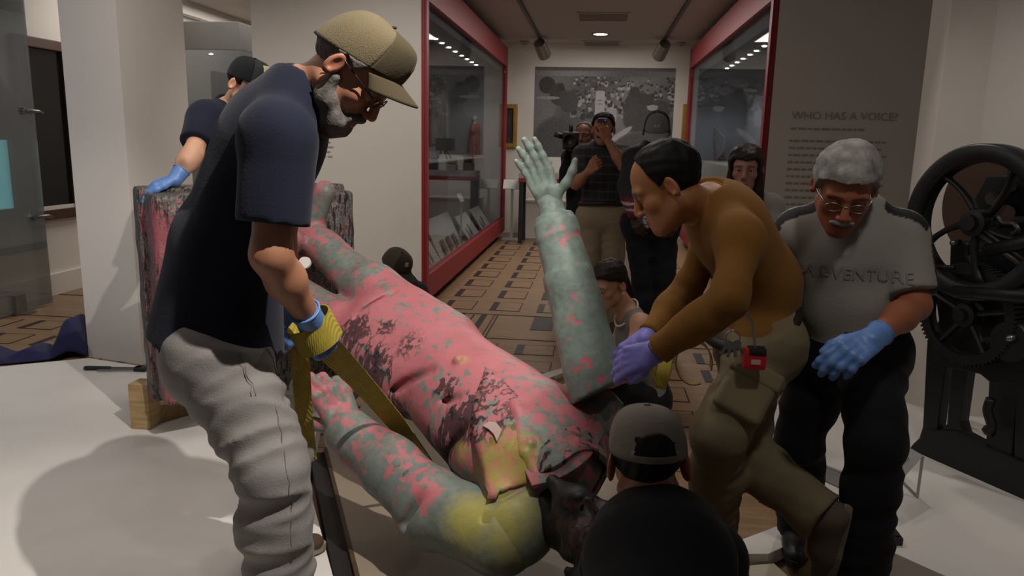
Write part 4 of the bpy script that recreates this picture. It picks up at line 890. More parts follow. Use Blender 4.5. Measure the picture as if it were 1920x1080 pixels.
if want('A'):
    toeL = fl(612, 1024, .115); heelL = fl(452, 1062, .1); anL = heelL+unit(toeL-heelL)*.07; anL[2] = .185
    anR = at(528, 1180, 1.75); toeR = anR+np.array((.2, .03, -.06))
    r, X, A, off, HM = make('A', 'person', 'tall bearded man in navy T-shirt and grey jeans, olive cap, gripping a yellow strap',
        J(hipR=(410, 668, 1.80), hipL=(390, 660, 2.0), nb=(562, 178, 1.88), hc=(656, 131, 1.85), shR=(524, 264, 1.70), shL=(540, 248, 2.06), mid=(438, 400, 1.9),
          elR=(508, 478, 1.66), wrR=(583, 603, 1.82), elL=(525, 470, 2.12), wrL=(535, 585, 2.15), knR=(512, 880, 1.72), anR=W3(anR), toeR=W3(toeR), knL=(525, 850, 2.1), anL=W3(anL), toeL=W3(toeL),
          hf=(.64, .06, -.77), hu=(.3, 0, 1)),
        dict(skin='9a6a50', vox=.01, hvox=.003, g=1.0, hs=1.03, seed=11, nose=.8, brow='4a4642', lips='7a4a42', ag=1.05,
             handR=dict(d=(.35, .35, -.85), b=(.5, -.7, .1), side=1, curl=(1.3, 1.35, 1.35, 1.3), th=(.5, 1.2)), gloveR=M_glove,
             handL=dict(d=(.3, .1, -.9), b=(.6, .6, .2), side=-1, curl=(1.2,)*4), gloveL=M_glove,
             shirt=dict(name='t_shirt', m=M_navy, e=.026, belly=1.14, sl=.72, hem=.035, hemn=(.25, 0, 1), skirt=1, fold=.011, collar=.02, wr=(.004, 2, .3)),
             pants=dict(name='jeans', m=M_jean, e=.034, fe=.045, wr=.01, fq=4.6, fold=.007, top=.13), shoe=(M_brownsuede, M_sole),
             hair=dict(m=M_greyhair, t=.011, line=[(-.12, -.05), (-.07, -.055), (-.035, -.03), (-.01, .035), (.02, .02), (.03, .03), (.045, .06), (.12, .2)]),
             cap=dict(m=M_khakimesh, mf=M_ol, h=.11, z=.03, tilt=.36, fw=62, brim=.066, drop=.02, text=('BA', .03, M_gold, .235, .3))))
    jn = [c for c in r.children if c.name.startswith('jeans')][0]; jv = np.array([v.co for v in jn.data.vertices])+off; M_seam = mat('denim_seam', '6d6861', .95)
    for pts in (((452, 650), (462, 690), (478, 742)), ((458, 652), (468, 692), (484, 740)), ((500, 648), (528, 685), (556, 706)), ((520, 760), (540, 860), (548, 960), (552, 1060))):
        MB().tube([surf(jv, *p)-off for p in catmull([np.array((*p, 0.)) for p in pts], 6) for p in [p[:2]]], .0015, 6).build('seam', M_seam, jn, smooth=True)
    # beard and moustache
    nb1, nb2 = nzf(2, 120), nzf(5, 300)
    bp = [ell((0, .062, -.098), (.05, .042, .042)), cone((0, .072, -.105), (0, .062, -.158), .036, .014), cone((0, .094, -.056), (0, .09, -.06), .014, .014)]
    for s in (-1, 1): bp += [cone((s*.066, .005, -.03), (s*.055, .02, -.075), .014, .024), cone((s*.055, .02, -.075), (s*.03, .065, -.1), .026, .034), cone((s*.008, .105, -.053), (s*.032, .088, -.066), .0085, .008)]
    mouth = ell((0, .105, -.074), (.02, .02, .006))
    V, Q = mesh_sdf([b_+('u', .015) for b_ in bp]+[mouth+('s', .006)], .0032, noise=lambda P: .004*nb1(P*(1, 1, .5))+.003*nb2(P*(1, 1, .25)))
    vmesh('beard', np.array([X(v) for v in V]), Q, M_greyhair, r)
    glasses(X, r, mat('dark_spectacle_frame', '1c1a1c', .4), M_lens)
if want('B'):
    r, X, A, off, HM = make('B', 'person', 'man in navy T-shirt and dark cap with pale patch, gloved hand on the bronze slab',
        J(hipR=(435, 470, 3.95), hipL=(470, 465, 4.2), nb=(428, 206, 3.7), hc=(464, 160, 3.6), shR=(385, 222, 3.5), shL=(450, 215, 3.85), elR=(362, 288, 3.32), wrR=(330, 334, 3.24),
          elL=(490, 300, 3.7), wrL=(520, 330, 3.5), knR=(450, 580, 3.95), anR=gz(450, 4.0, .09), toeR=gz(490, 3.95, .05), knL=(480, 580, 4.2), anL=gz(480, 4.25, .09), toeL=gz(520, 4.2, .05), hf=(.84, -.25, -.42)),
        dict(skin='c29478', vox=.013, hvox=.0045, seed=21, hs=1.0, brow='1d1613', handR=dict(d=(-.8, -.5, -.3), b=(0, -.2, 1), side=-1, curl=(.25, .2, .2, .25), th=(.5, .1)), gloveR=M_glove,
             tattoo=(at(338, 308, 3.22), .035, 0), shirt=dict(name='t_shirt', m=M_navy, e=.018, sl=.72, hem=-.05), pants=dict(m=M_blkp, e=.02),
             hair=dict(m=M_blackhair, t=.009, line=[(-.12, -.06), (-.04, -.04), (-.02, .03), (.02, .0), (.03, .05), (.12, .2)]),
             cap=dict(m=M_blk, mf=mat('dark_green_cotton', '1d2420', .9), fw=50, badge=(mat('cream_patch', 'b9a98a', .8, var=.35, scale=60), .2, .3, .22, .62), tilt=.15, brim=.065)))
    MB().tube([A['hipR']+np.array((-.12, -.13, .32)), A['hipR']+np.array((-.135, -.16, .2)), A['hipR']+np.array((-.12, -.16, .08))], .006, 6).build('key_cord', M_metal, r, smooth=True)
if want('C'):
    make('C', 'person', 'man in a dark cap crouching behind the statue before the white wall',
        J(hipR=(720, 640, 4.65), hipL=(740, 630, 4.9), nb=(752, 532, 4.68), hc=(741, 503, 4.6), shR=(738, 552, 4.6), shL=(782, 548, 4.8), elR=(735, 620, 4.5), wrR=(760, 660, 4.4), elL=(800, 610, 4.7), wrL=(790, 650, 4.5),
          knR=(790, 640, 4.45), anR=gz(765, 4.5, .085), toeR=gz(800, 4.42, .04), knL=(810, 640, 4.7), anL=gz(790, 4.8, .085), toeL=gz(825, 4.72, .04), hf=(.62, -.5, -.6)),
        dict(skin='b08a72', vox=.016, hvox=.006, seed=31, shirt=dict(m=cloth('charcoal_cotton', '2c2b2a'), e=.015, sl=2), pants=dict(m=M_blkp, e=.018), hair=dict(m=M_brownhair, t=.008, line=LINE_M),
             cap=dict(m=cloth('grey_brown_mesh', '4a4238'), mf=cloth('dark_brown_twill', '332d24'), tilt=.15, badge=(mat('cream_patch2', '8f856a', .8), .2, .25, .35, .55))))
if want('D'):
    r, X, A, off, HM = make('D', 'person', 'woman crouching on the parquet in sleeveless grey top and pearl necklace, dark hair tied back',
        J(hipR=(1225, 745, 4.1), hipL=(1222, 752, 3.85), nb=(1180, 588, 3.86), hc=(1142, 533, 3.8), shR=(1172, 618, 4.03), shL=(1203, 608, 3.7), elL=(1172, 700, 3.6), wrL=(1092, 728, 3.6), elR=(1130, 690, 4.0), wrR=(1085, 720, 3.85),
          knR=(1120, 700, 3.95), anR=gz(1175, 4.0, .085), toeR=gz(1130, 3.95, .04), knL=(1115, 715, 3.65), anL=gz(1170, 3.75, .085), toeL=gz(1125, 3.7, .04), hf=(-.66, -.66, -.34)),
        dict(skin='b08468', vox=.011, hvox=.004, g=.86, hs=.95, lg=.9, ag=.98, seed=41, jaw=.9, nose=.85, brow_d=.6, lips='9a4f4c', eyes=1, gaze=-.2,
             handL=dict(d=(-.95, -.1, -.2), b=(0, -.3, .95), side=1, curl=(.3, .3, .3, .3)), handR=dict(d=(-.9, 0, -.3), b=(0, 0, 1), side=-1),
             shirt=dict(name='sleeveless_top', m=cloth('grey_jersey', '77736f'), e=.008, sl=.0, hem=-.05, collar=-.02, band=0), pants=dict(m=M_blkp, e=.014),
             hair=dict(m=M_brownhair, t=.013, line=[(-.12, -.07), (-.05, -.06), (-.02, .0), (.01, .035), (.05, .05), (.075, .075), (.12, .08)],
                       locks=[((0, -.09, .0), (.0, -.125, -.12), .045, .03), ((0, -.125, -.12), (0, -.13, -.2), .03, .012)])))
    nbk = A['nb']; ax_ = unit(X((0, -.022, -.05))-nbk); ff = unit(HM[:, 1]-ax_*(HM[:, 1]@ax_)); rr = np.cross(ff, ax_)
    P = [nbk+ax_*(.05-.05*(math.sin(t)+1)/2)+.074*math.cos(t)*rr+(.078+.02*math.sin(t))*math.sin(t)*ff for t in np.linspace(0, 6.2, 60)]
    m = MB()
    for p in P: m.lathe([(.001, .0055), (.004, .004), (.0055, 0), (.004, -.004), (.001, -.0055)], 8, p)
    m.build('pearl_necklace', mat('pearl', 'd8cfc2', .25), r, smooth=True)['kind'] = 'stuff'
    for s in (-1, 1): MB().lathe([(.001, .007), (.006, .003), (.006, -.003), (.001, -.007)], 8, X((.085*s, -.01, -.045))).build('earring', mat('pearl', ''), r, smooth=True)
if want('E'):
    def plaid(V):
        z = V[:, 2]; x = V[:, 0]; b = np.tile(lincol('2b2b2e'), (len(V), 1)); m = ((np.sin(z*95) > .72)*.5+(np.sin(x*95) > .8)*.25)[:, None]; return b*(1-m)+lincol('5a5350')*m
    r, X, A, off, HM = make('E', 'person', 'man in dark plaid short-sleeved shirt and khaki trousers filming with a raised phone',
        J(hipR=(1107, 408, 6.0), hipL=(1150, 408, 6.0), nb=(1130, 276, 6.06), hc=(1131, 243, 6.0), shR=(1092, 291, 6.0), shL=(1168, 291, 6.0), elR=(1080, 345, 5.9), wrR=(1103, 322, 5.72), elL=(1170, 312, 5.78), wrL=(1138, 262, 5.78),
          knR=(1108, 510, 5.95), anR=gz(1108, 6.0, .085), toeR=gz(1102, 5.82, .04), knL=(1150, 510, 5.95), anL=gz(1152, 6.0, .085), toeL=gz(1156, 5.82, .04), hf=(-.1, -1, .02)),
        dict(skin='a87458', vox=.014, hvox=.005, g=1.0, seed=51, brow='1d1613', handL=dict(d=(-.3, -.1, .95), b=(.3, -.9, 0), side=-1, curl=(.7, .7, .7, .7)), handR=dict(d=(.5, -.3, .5), b=(0, -1, .2), side=-1, curl=(1.1,)*4),
             shirt=dict(name='plaid_shirt', m=mat('plaid_cotton', '', .9, attr='Col', bump=.1), e=.018, sl=.75, hem=.07, paint=plaid), pants=dict(m=cloth('pale_khaki_chino', '8f8068'), e=.022, top=.12, belt=1),
             shoe=(M_brownsuede, M_sole), hair=dict(m=M_blackhair, t=.012, line=LINE_M)))
    ph = thing('smartphone', 'blue cased smartphone held up before the face of the man in plaid', 'phone'); c_ = A['wrL']+off+np.array((-.04, .035, .085)); ph.location = c_
    MB().box((-.036, -.005, -.075), (.036, .005, .072)).build('phone_body', mat('blue_phone_case', '2a3560', .4), ph, bevel=.004); MB().lathe([(.001, .003), (.006, .002), (.006, 0)], 12, (.022, -.006, .058), frame3((0, -1, 0))).build('camera_lens', mat('phone_lens', 'b8c4e0', .1), ph)
    MB().box((-.033, .005, -.07), (.033, .0058, .07)).build('screen', mat('phone_screen', '10141c', .1), ph)
if want('F'):
    def team(V):
        z = V[:, 2]; b = np.tile(lincol('1c1b1d'), (len(V), 1)); lo_ = at(1215, 392, 5.3)[2]
        red = (z < lo_+.09); b[red] = lincol('5e1018')
        for d in (.0, .035): b[np.abs(z-lo_-d-.012) < .007] = lincol('a09a98')
        sh_ = z > at(1230, 292, 5.3)[2]; b[(V[:, 0] > at(1268, 290, 5.3)[0]) & (np.sin(z*160) > .2)] = lincol('8a2a38')
        return b
    r, X, A, off, HM = make('F', 'person', 'man in grey cap and black jacket with red and white hem stripes, badge at hip',
        J(hipR=(1195, 418, 5.3), hipL=(1245, 418, 5.3), nb=(1230, 278, 5.38), hc=(1231, 248, 5.3), shR=(1188, 297, 5.32), shL=(1272, 297, 5.32), elR=(1176, 350, 5.25), wrR=(1190, 400, 5.1), elL=(1290, 352, 5.3), wrL=(1270, 405, 5.15),
          knR=(1205, 520, 5.3), anR=gz(1208, 5.35, .085), toeR=gz(1200, 5.15, .04), knL=(1245, 520, 5.3), anL=gz(1248, 5.35, .085), toeL=gz(1252, 5.15, .04), hf=(-.05, -.9, -.5)),
        dict(skin='3c2a22', vox=.014, hvox=.005, seed=61, handR=dict(d=(.3, -.2, -.9), b=(-.5, -.8, 0), side=1), handL=dict(d=(-.3, -.2, -.9), b=(.5, -.8, 0), side=-1),
             shirt=dict(name='jacket', m=mat('team_jacket', '', .8, attr='Col', bump=.1), e=.024, sl=2, hem=.0, paint=team), pants=dict(name='dark_jeans', m=cloth('black_denim', '1e1f24'), e=.02), shoe=(M_blk, M_sole),
             hair=dict(m=M_blackhair, t=.006, line=LINE_M), cap=dict(m=M_blk, mf=cloth('heather_grey_twill', '77777a'), mb=cloth('light_grey_twill', '8b8b90'), fw=62, h=.11, brim=.06, drop=.5, tilt=.1, text=('BLVK', .034, mat('white_thread', 'b8b8b8', .7), .25, .3))))
    bd = thing('badge', 'white name badge hanging at the hip of the man in grey cap', 'badge'); p = at(1213, 414, 5.12); bd.location = p
    MB().box((-.03, -.002, -.045), (.03, .002, .045)).build('card', mat('white_card', 'b8b8b8', .6), bd, bevel=.001)
    MB().box((-.018, -.0035, .01), (.018, -.002, .018)).build('card_print', mat('print_grey', '55565a'), bd); MB().box((-.018, -.0035, -.03), (.018, -.002, -.022)).build('card_print', mat('print_grey', '55565a'), bd)
    MB().tube([(0, .0, .044), (0, .02, .08)], .004, 6).build('clip', M_metal, bd)
if want('G'):
    r, X, A, off, HM = make('G', 'person', 'camera operator in black behind the man in plaid, brown bag at the side',
        J(hipR=(1072, 415, 6.9), hipL=(1110, 415, 6.9), nb=(1100, 282, 6.95), hc=(1096, 256, 6.9), shR=(1068, 296, 6.9), shL=(1128, 296, 6.9), elR=(1060, 340, 6.7), wrR=(1068, 285, 6.6), elL=(1130, 345, 6.8), wrL=(1120, 390, 6.7),
          knR=(1076, 500, 6.9), anR=gz(1078, 6.95, .085), toeR=gz(1074, 6.78, .04), knL=(1108, 500, 6.9), anL=gz(1108, 6.95, .085), toeL=gz(1108, 6.78, .04), hf=(-.3, -1, 0)),
        dict(skin='7a4f40', vox=.016, hvox=.006, seed=71, handR=dict(d=(0, -.3, .9), b=(-1, 0, 0), side=1, v=.006), shirt=dict(m=M_blk, e=.018, sl=2, hem=-.05), pants=dict(m=M_blkp, e=.02), shoe=(M_blk, M_blk), hair=dict(m=M_greyhair, t=.006, line=[(-.12, -.06), (-.03, -.02), (0, .05), (.03, .09), (.12, .2)])))
    cv = thing('video_camera', 'black shoulder video camera raised beside the man in plaid', 'camera'); cv.location = at(1070, 264, 6.35)
    MB().box((-.06, -.14, -.07), (.07, .16, .07)).build('camera_body', mat('camera_black', '141516', .5), cv, bevel=.012); MB().lathe([(.045, 0), (.05, .02), (.05, .1), (.058, .12), (.058, .14), (.045, .142), (.04, .12)], 20, (0, -.14, 0), frame3((0, -1, 0))).build('lens', mat('camera_black', ''), cv, smooth=True)
    MB().tube([(0, -.1, .07), (0, -.08, .12), (0, .08, .12), (0, .1, .07)], .012, 8).build('handle', mat('camera_black', ''), cv, smooth=True); MB().tube([(-.06, -.02, .03), (-.13, -.04, .05)], .022, 10).build('viewfinder', mat('camera_black', ''), cv, smooth=True)
    bg = thing('shoulder_bag', 'brown leather shoulder bag hanging behind the man in plaid', 'bag'); bg.location = at(1090, 470, 6.5)
    V, Q = mesh_sdf([rbox((0, 0, 0), (.1, .06, .2), rd=.04)], .012, noise=lambda P: .008*nzf(1, 20)(P)); vmesh('bag_body', V, Q, mat('brown_leather', '4a2a18', .5, bump=.1), bg)
    MB().tube([(-.05, 0, .19), (0, .03, .5), (.12, .1, .75)], .012, 8).build('bag_strap', mat('brown_leather', ''), bg, smooth=True)
if want('H'):
    anR = at(1540, 968, 2.2); anL = at(1330, 1040, 2.5)
    r, X, A, off, HM = make('H', 'person', 'black-haired man in tan long-sleeved shirt and khaki cargo trousers lunging forward with violet gloves',
        J(hipR=(1405, 640, 2.52), hipL=(1440, 645, 2.34), nb=(1328, 392, 2.3), hc=(1254, 348, 2.22), shR=(1338, 440, 2.5), shL=(1388, 448, 2.14), mid=(1425, 480, 2.42), elR=(1284, 552, 2.5), wrR=(1214, 632, 2.34), elL=(1366, 566, 2.0), wrL=(1228, 660, 2.07),
          knL=(1350, 815, 2.2), anL=W3(anL), toeL=W3(anL+np.array((-.2, -.03, -.05))), knR=(1392, 850, 2.36), anR=W3(anR), toeR=W3(anR+np.array((-.02, .05, -.27))), hf=(-.84, .14, -.5), hu=(-.2, 0, 1), upR=(-1, .1, .1)),
        dict(skin='96633a', vox=.01, hvox=.003, g=.93, seed=81, jaw=1.0, nose=.75, brow='14100e', lips='7a4a3a', ag=.86, eyes=1, gaze=-.5,
             handR=dict(d=(-.65, -.2, -.6), b=(-.2, -.75, .5), side=-1, curl=(.5, .5, .5, .5)), gloveR=M_glovep, handL=dict(d=(-.8, .25, -.4), b=(.0, -.8, .5), side=-1, curl=(.35, .4, .45, .5), cuff=.0, th=(.5, .4)), gloveL=M_glovep,
             shirt=dict(name='long_sleeved_shirt', m=M_tan, e=.017, sl=1.9, hem=.05, wr=(.006, 2.4, .7), fold=.006, belly=1.05), pants=dict(name='cargo_trousers', m=M_cargo, e=.026, wr=.006, fold=.005, top=.105, belt=1),
             shoe=(mat('taupe_suede', '584c42', .9, bump=.1), mat('dark_rubber', '6a5f56', .8)),
             hair=dict(m=M_blackhair, t=.007, line=[(-.12, -.055), (-.06, -.045), (-.03, -.03), (-.012, .03), (.018, .012), (.03, .045), (.04, .088), (.052, .116), (.12, .3)])))
    # cargo pocket, keys, tape
    kn, hp = A['knL'], A['hipL']; ax_ = unit(kn-hp); sd = unit(np.array((-.2, -1, .1))-ax_*(np.array((-.2, -1, .1))@ax_)); tr = np.cross(ax_, sd); R = np.stack((tr, ax_, sd), 1)
    V, Q = mesh_sdf([rbox(hp*.42+kn*.58+sd*.088, (.075, .085, .02), R, rd=.018)], .005, noise=lambda P: .003*nzf(3, 50)(P)); po = vmesh('cargo_pocket', V, Q, M_cargo, r)
    V, Q = mesh_sdf([rbox(hp*.6+kn*.4+sd*.1, (.08, .028, .012), R, rd=.01)], .005, noise=lambda P: .002*nzf(3, 50)(P)); vmesh('pocket_flap', V, Q, M_cargo, po)
    tp_ = thing('tape_measure', 'red tape measure clipped to the khaki cargo trousers', 'tool'); tp_.location = at(1414, 672, 2.15)
    MB().box((-.032, -.02, -.03), (.032, .02, .03)).build('case', mat('red_plastic', 'b3202a', .35), tp_, bevel=.012); MB().box((-.02, -.022, .012), (.03, .021, .034)).build('grip', mat('tool_black', '1a1a1c', .6), tp_, bevel=.008); MB().box((-.012, -.0225, -.012), (.014, -.0205, .002)).build('label_plate', mat('pale_label', 'c8a0a0', .6), tp_)
    MB().tube([(.0, .0, .03), (-.01, .01, .1), (-.03, .02, .13)], .004, 6).build('clip', M_metal, tp_)
    ky = thing('key_ring', 'bunch of keys on a ring hanging from the belt of the man in tan', 'keys'); ky.location = at(1374, 632, 2.16)
    MB().tube([(.02*math.cos(t), 0, .02*math.sin(t)) for t in np.linspace(0, 6.283, 17)], .002, 6, cap=False).build('ring', M_metal, ky, smooth=True)
    for k in range(4):
        a = -.6+.4*k; c, s = math.cos(a), math.sin(a); m = MB(); m.box((-.005, -.001, -.06), (.005, .001, -.03)).lathe([(.0125, -.0012), (.0125, .0012)], 12, (0, 0, -.024), frame3((0, 1, 0))); m.v = [(x*c+z*s, y-.004*k, -x*s+z*c) for x, y, z in m.v]; m.build('key', M_metal, ky)
if want('I'):
    anL = fl(1612, 1085, .19); anR = at(1500, 985, 2.72)
    def rag(V):
        C = np.tile(lincol('8c8882'), (len(V), 1))
        for s in 'RL':
            for a, b, up in ((j_['nb'], j_['sh'+s], (0, -.45, .9)), (j_['sh'+s], j_['el'+s], (1.0 if s == 'L' else -1.0, -.25, .35))):
                d = unit(b-a); L = np.linalg.norm(b-a); n_ = np.array(up, float); n_ = unit(n_-d*(n_@d)); w_ = np.cross(d, n_); t_ = (V-a)@d; q_ = V-a-t_[:, None]*d
                C[(np.abs(q_@w_) < .026) & (q_@n_ > .0) & (t_ > .07 if up[2] > .5 else t_ > -.06) & (t_ < L+.05)] = lincol('1c1b1c')
        return C
    j_ = J(hipR=(1552, 655, 2.52), hipL=(1632, 660, 2.42), nb=(1592, 405, 2.46), hc=(1584, 352, 2.33), shR=(1500, 440, 2.5), shL=(1686, 446, 2.43), elR=(1484, 570, 2.72), wrR=(1460, 640, 2.78), elL=(1716, 572, 2.32), wrL=(1636, 636, 2.13),
          knR=(1500, 815, 2.58), anR=W3(anR), toeR=W3(anR+np.array((-.06, -.18, -.05))), knL=(1642, 830, 2.22), anL=W3(anL), toeL=W3(anL+np.array((.02, -.19, -.06))), hf=(-.18, -.86, -.5), hu=(.06, 0, 1))
    r, X, A, off, HM = make('I', 'person', 'silver-haired man with spectacles and moustache in grey T-shirt with dark shoulder stripes, black trousers',
        j_,
        dict(skin='95583c', vox=.01, hvox=.003, g=.98, seed=91, jaw=1.08, nose=.9, brow='3a3430', brow_d=.6, lips='74443a', ag=.98,
             handL=dict(d=(-.72, -.5, -.3), b=(-.1, -.75, .6), side=1, curl=(.4, .5, .55, .6), th=(.55, .3), spread=.08, s=1.04), gloveL=M_glove, handR=dict(d=(-.2, 0, -.95), b=(0, 1, 0), side=1), gloveR=M_glove,
             shirt=dict(name='t_shirt', m=mat('grey_marl_jersey', '', .9, attr='Col', bump=.2, bscale=150, var=.06), e=.022, sl=.85, hem=-.03, belly=1.05, paint=rag, fold=.0055, collar=.025, mc=mat('grey_marl_collar', '8c8882', .9)),
             pants=dict(name='work_trousers', m=M_blkp, e=.024, wr=.006, top=.1), shoe=(mat('black_leather', '141416', .5), mat('black_rubber', '101012', .7)),
             hair=dict(m=M_silver, t=.015, seed=5, line=[(-.12, -.065), (-.06, -.05), (-.03, -.03), (-.012, .02), (.02, .0), (.035, .02), (.05, .055), (.075, .07), (.12, .072)])))
    so = [c for c in r.children if c.name.startswith('t_shirt')][0]
    V, Q = mesh_sdf([cone((-.03, .094, -.062), (0, .108, -.053), .005, .008), cone((.03, .094, -.062), (0, .108, -.053), .005, .008)], .0025, k=.005, noise=lambda P: .002*nzf(8, 300)(P)); vmesh('moustache', np.array([X(v) for v in V]), Q, M_silver, r)
    glasses(X, r, mat('silver_wire', 'a8a49c', .3, metal=1), M_lens, w_=.022, h=.0135, z=-.002, wr_=.0010)
    sv = np.array([v.co for v in so.data.vertices]); c_ = A['nb']*.6+(A['hipR']+A['hipL'])/2*.4
    def onf(x, y):
        q = np.array((c_[0]+x, c_[2]+y)); k_ = np.argsort(np.hypot(sv[:, 0]-q[0], sv[:, 2]-q[1])+np.where(sv[:, 1] > c_[1], 9, 0))[:6]; return (q[0], sv[k_, 1].mean()-.004, q[1])
    put_text('ADVENTURE', .05, mat('faded_grey_print', '807d79', .9), so, 'chest_lettering', lambda x, y: onf(x-.015, y+.01))
if want('J'):
    r, X, A, off, HM = make('J', 'person', 'long-haired woman in grey short-sleeved jacket standing before the right glass case',
        J(hipR=(1375, 545, 4.1), hipL=(1430, 545, 4.1), nb=(1404, 370, 4.12), hc=(1398, 318, 4.05), shR=(1350, 392, 4.12), shL=(1446, 388, 4.05), elR=(1335, 470, 4.1), wrR=(1360, 520, 3.95), elL=(1452, 460, 3.95), wrL=(1430, 520, 3.85),
          knR=(1382, 690, 4.1), anR=gz(1384, 4.15, .085), knL=(1425, 690, 4.1), anL=gz(1426, 4.15, .085), hf=(-.22, -.97, -.06)),
        dict(skin='94685a', vox=.012, hvox=.004, g=.88, hs=.95, jaw=.88, nose=.85, lips='7a3a3c', eyes=1, seed=101, ag=.9, brow_d=.8,
             handR=dict(d=(.3, -.3, -.8), b=(0, -1, 0), side=1), handL=dict(d=(-.3, -.3, -.8), b=(0, -1, 0), side=-1),
             shirt=dict(name='jacket', m=cloth('grey_wool', '6f6a66'), e=.016, sl=.8, hem=-.05, collar=-.03, band=0), pants=dict(m=M_blkp, e=.014),
             hair=dict(m=M_brownhair, t=.016, line=[(-.12, -.12), (-.03, -.12), (.01, -.1), (.035, -.05), (.05, .03), (.07, .06), (.12, .075)], temple=.3,
                       locks=[((.07, .015, -.02), (.085, .04, -.2), .026, .03), ((-.07, .015, -.02), (-.082, .04, -.2), .024, .026), ((.05, -.06, -.05), (.06, -.05, -.25), .05, .045), ((-.05, -.06, -.05), (-.06, -.05, -.25), .05, .045), ((0, -.08, -.05), (0, -.08, -.25), .05, .05), ((.085, .04, -.2), (.07, .06, -.26), .03, .012), ((-.082, .04, -.2), (-.07, .055, -.25), .026, .01)])))
    V = [A['nb']+np.array(p) for p in ((-.01, -.15, -.1), (.06, -.145, -.12), (.05, -.155, -.17), (.0, -.16, -.16))]; MB().extrude(V, (0, -.003, 0)).build('name_tag', mat('white_card', ''), r)
    MB().extrude([A['nb']+np.array(p) for p in ((-.055, -.11, -.05), (-.02, -.12, -.04), (-.04, -.135, -.1), (-.075, -.125, -.09))], (0, -.006, 0)).build('blouse_collar', cloth('white_blouse', 'a8a29c'), r)
if want('K'):
    r, X, A, off, HM = make('K', 'person', 'crouching man seen from behind in a washed grey cap and black shirt',
        J(hipR=(1300, 1330, 1.42), hipL=(1170, 1330, 1.42), nb=(1236, 998, 1.66), hc=(1214, 870, 1.70), shL=(1150, 1062, 1.66), shR=(1338, 1046, 1.64), mid=(1230, 1130, 1.42), elL=(1112, 1110, 1.78), wrL=(1140, 1010, 1.98), elR=(1372, 1140, 1.7), wrR=(1330, 1060, 1.92),
          knL=(1110, 1190, 1.8), anL=(1170, 1380, 1.62), toeL=(1150, 1385, 1.8), knR=(1340, 1180, 1.82), anR=(1300, 1380, 1.62), toeR=(1310, 1385, 1.8), hf=(-.1, .96, -.28), hu=(-.02, 0, 1)),
        dict(skin='8a5a40', vox=.01, hvox=.0032, g=.95, hs=1.04, seed=111, handL=dict(d=(.3, .9, .2), b=(-.3, 0, 1), side=1), handR=dict(d=(-.5, .8, .1), b=(.3, 0, 1), side=-1),
             shirt=dict(name='t_shirt', m=M_blk, e=.022, sl=1.6, hem=-.05, fold=.005, collar=.015), pants=dict(m=M_blkp, e=.02), shoe=(M_blk, M_sole),
             hair=dict(m=M_blackhair, t=.005, line=[(-.12, -.085), (-.07, -.08), (-.035, -.05), (-.01, .03), (.02, .0), (.03, .04), (.12, .2)]),
             cap=dict(m=cloth('washed_grey_canvas', '6a645c', .4, 90, var=.15), arch=1, strap=1, tilt=.14, z=.03, h=.1, brim=.06)))
# ------------------------------------------------------------------ left side: glass door, windows, cloth, tools, timber
M_doorglass = glass('door_glass', (.6, .64, .65), .18, .16); M_fit = mat('brushed_steel', '8a8886', .35, metal=.9)
gd = thing('glass_door', 'open frameless glass door with steel patch fittings at the left', 'door'); gd.location = (-4.75, 5.0, 0)
MB().box((-.006, -2.6, .02), (.006, 1.02, 3.0)).build('pane', M_doorglass, gd); 
pp = fl(45, 590); MB().box((-.03, pp[1]-5.06, .0), (.03, pp[1]-4.94, .17)).build('bottom_lock', M_fit, gd, bevel=.006); MB().box((-.05, pp[1]-5.02, 0), (.08, pp[1]-4.9, .012)).build('floor_keep', M_fit, gd)
for px, py in ((52, 208), (72, 405)):
    p = atx(px, py, -4.75); MB().tube([(.0, p[1]-5.06, p[2]), (.05, p[1]-5.04, p[2]), (.055, p[1]-4.95, p[2]), (.055, p[1]-4.9, p[2]-.02)], .014, 8).build('handle', M_fit, gd, smooth=True); MB().tube([(-.03, p[1]-5.06, p[2]), (.03, p[1]-5.06, p[2])], .03, 12).build('patch_disc', M_fit, gd)
# left wall features (plane x = -5.03)
M_dglass = mat('dark_window_glass', '1a1815', .06, var=.3, scale=1.5, spec=.6); M_brownfr = mat('brown_window_frame', '4a3022', .5)
def winL(n, px0, px1, py0, py1, m, label, arch=False, fr=.09):
    a, b_ = atx(px0, py1, -5.03), atx(px1, py1, -5.03); y0, y1 = a[1], b_[1]; z0 = (a[2]+b_[2])/2; z1 = atx((px0+px1)/2, py0, -5.03)[2]
    t = bpy.data.objects.new(n, None); COL.objects.link(t); t['kind'] = 'structure'; t.location = (-5.03, (y0+y1)/2, z0); L, H = (y1-y0)/2, z1-z0
    MB().box((.002, -L, 0), (.02, L, H)).build('window_pane', m, t)
    for lo, hi in (((0, -L-fr, -fr), (.06, -L, H+fr)), ((0, L, -fr), (.06, L+fr, H+fr)), ((0, -L, -fr), (.06, L, 0)), ((0, -L, H), (.06, L, H+fr))): MB().box(lo, hi).build('window_frame', M_brownfr, t, bevel=.008)
    return t
winL('window_1', 62, 134, 96, 392, M_dglass, '')
y0 = atx(-60, 390, -5.03)[1]; y1 = atx(22, 390, -5.03)[1]; zz = atx(22, 390, -5.03)[2]; zt = atx(20, 262, -5.03)[2]; za = atx(10, 130, -5.03)[2]
w2 = bpy.data.objects.new('window_2', None); COL.objects.link(w2); w2['kind'] = 'structure'; w2.location = (-5.03, y1, zz)
M_cy = mat('daylit_window', '8fe6e8', .5, emit=1.7, var=.1)
MB().box((.002, y0-y1, 0), (.02, 0, zt-zz)).build('window_pane', M_cy, w2)
MB().box((.002, y0-y1, zt-zz), (.02, 0, za-zz-.3)).build('window_pane', M_dglass, w2)
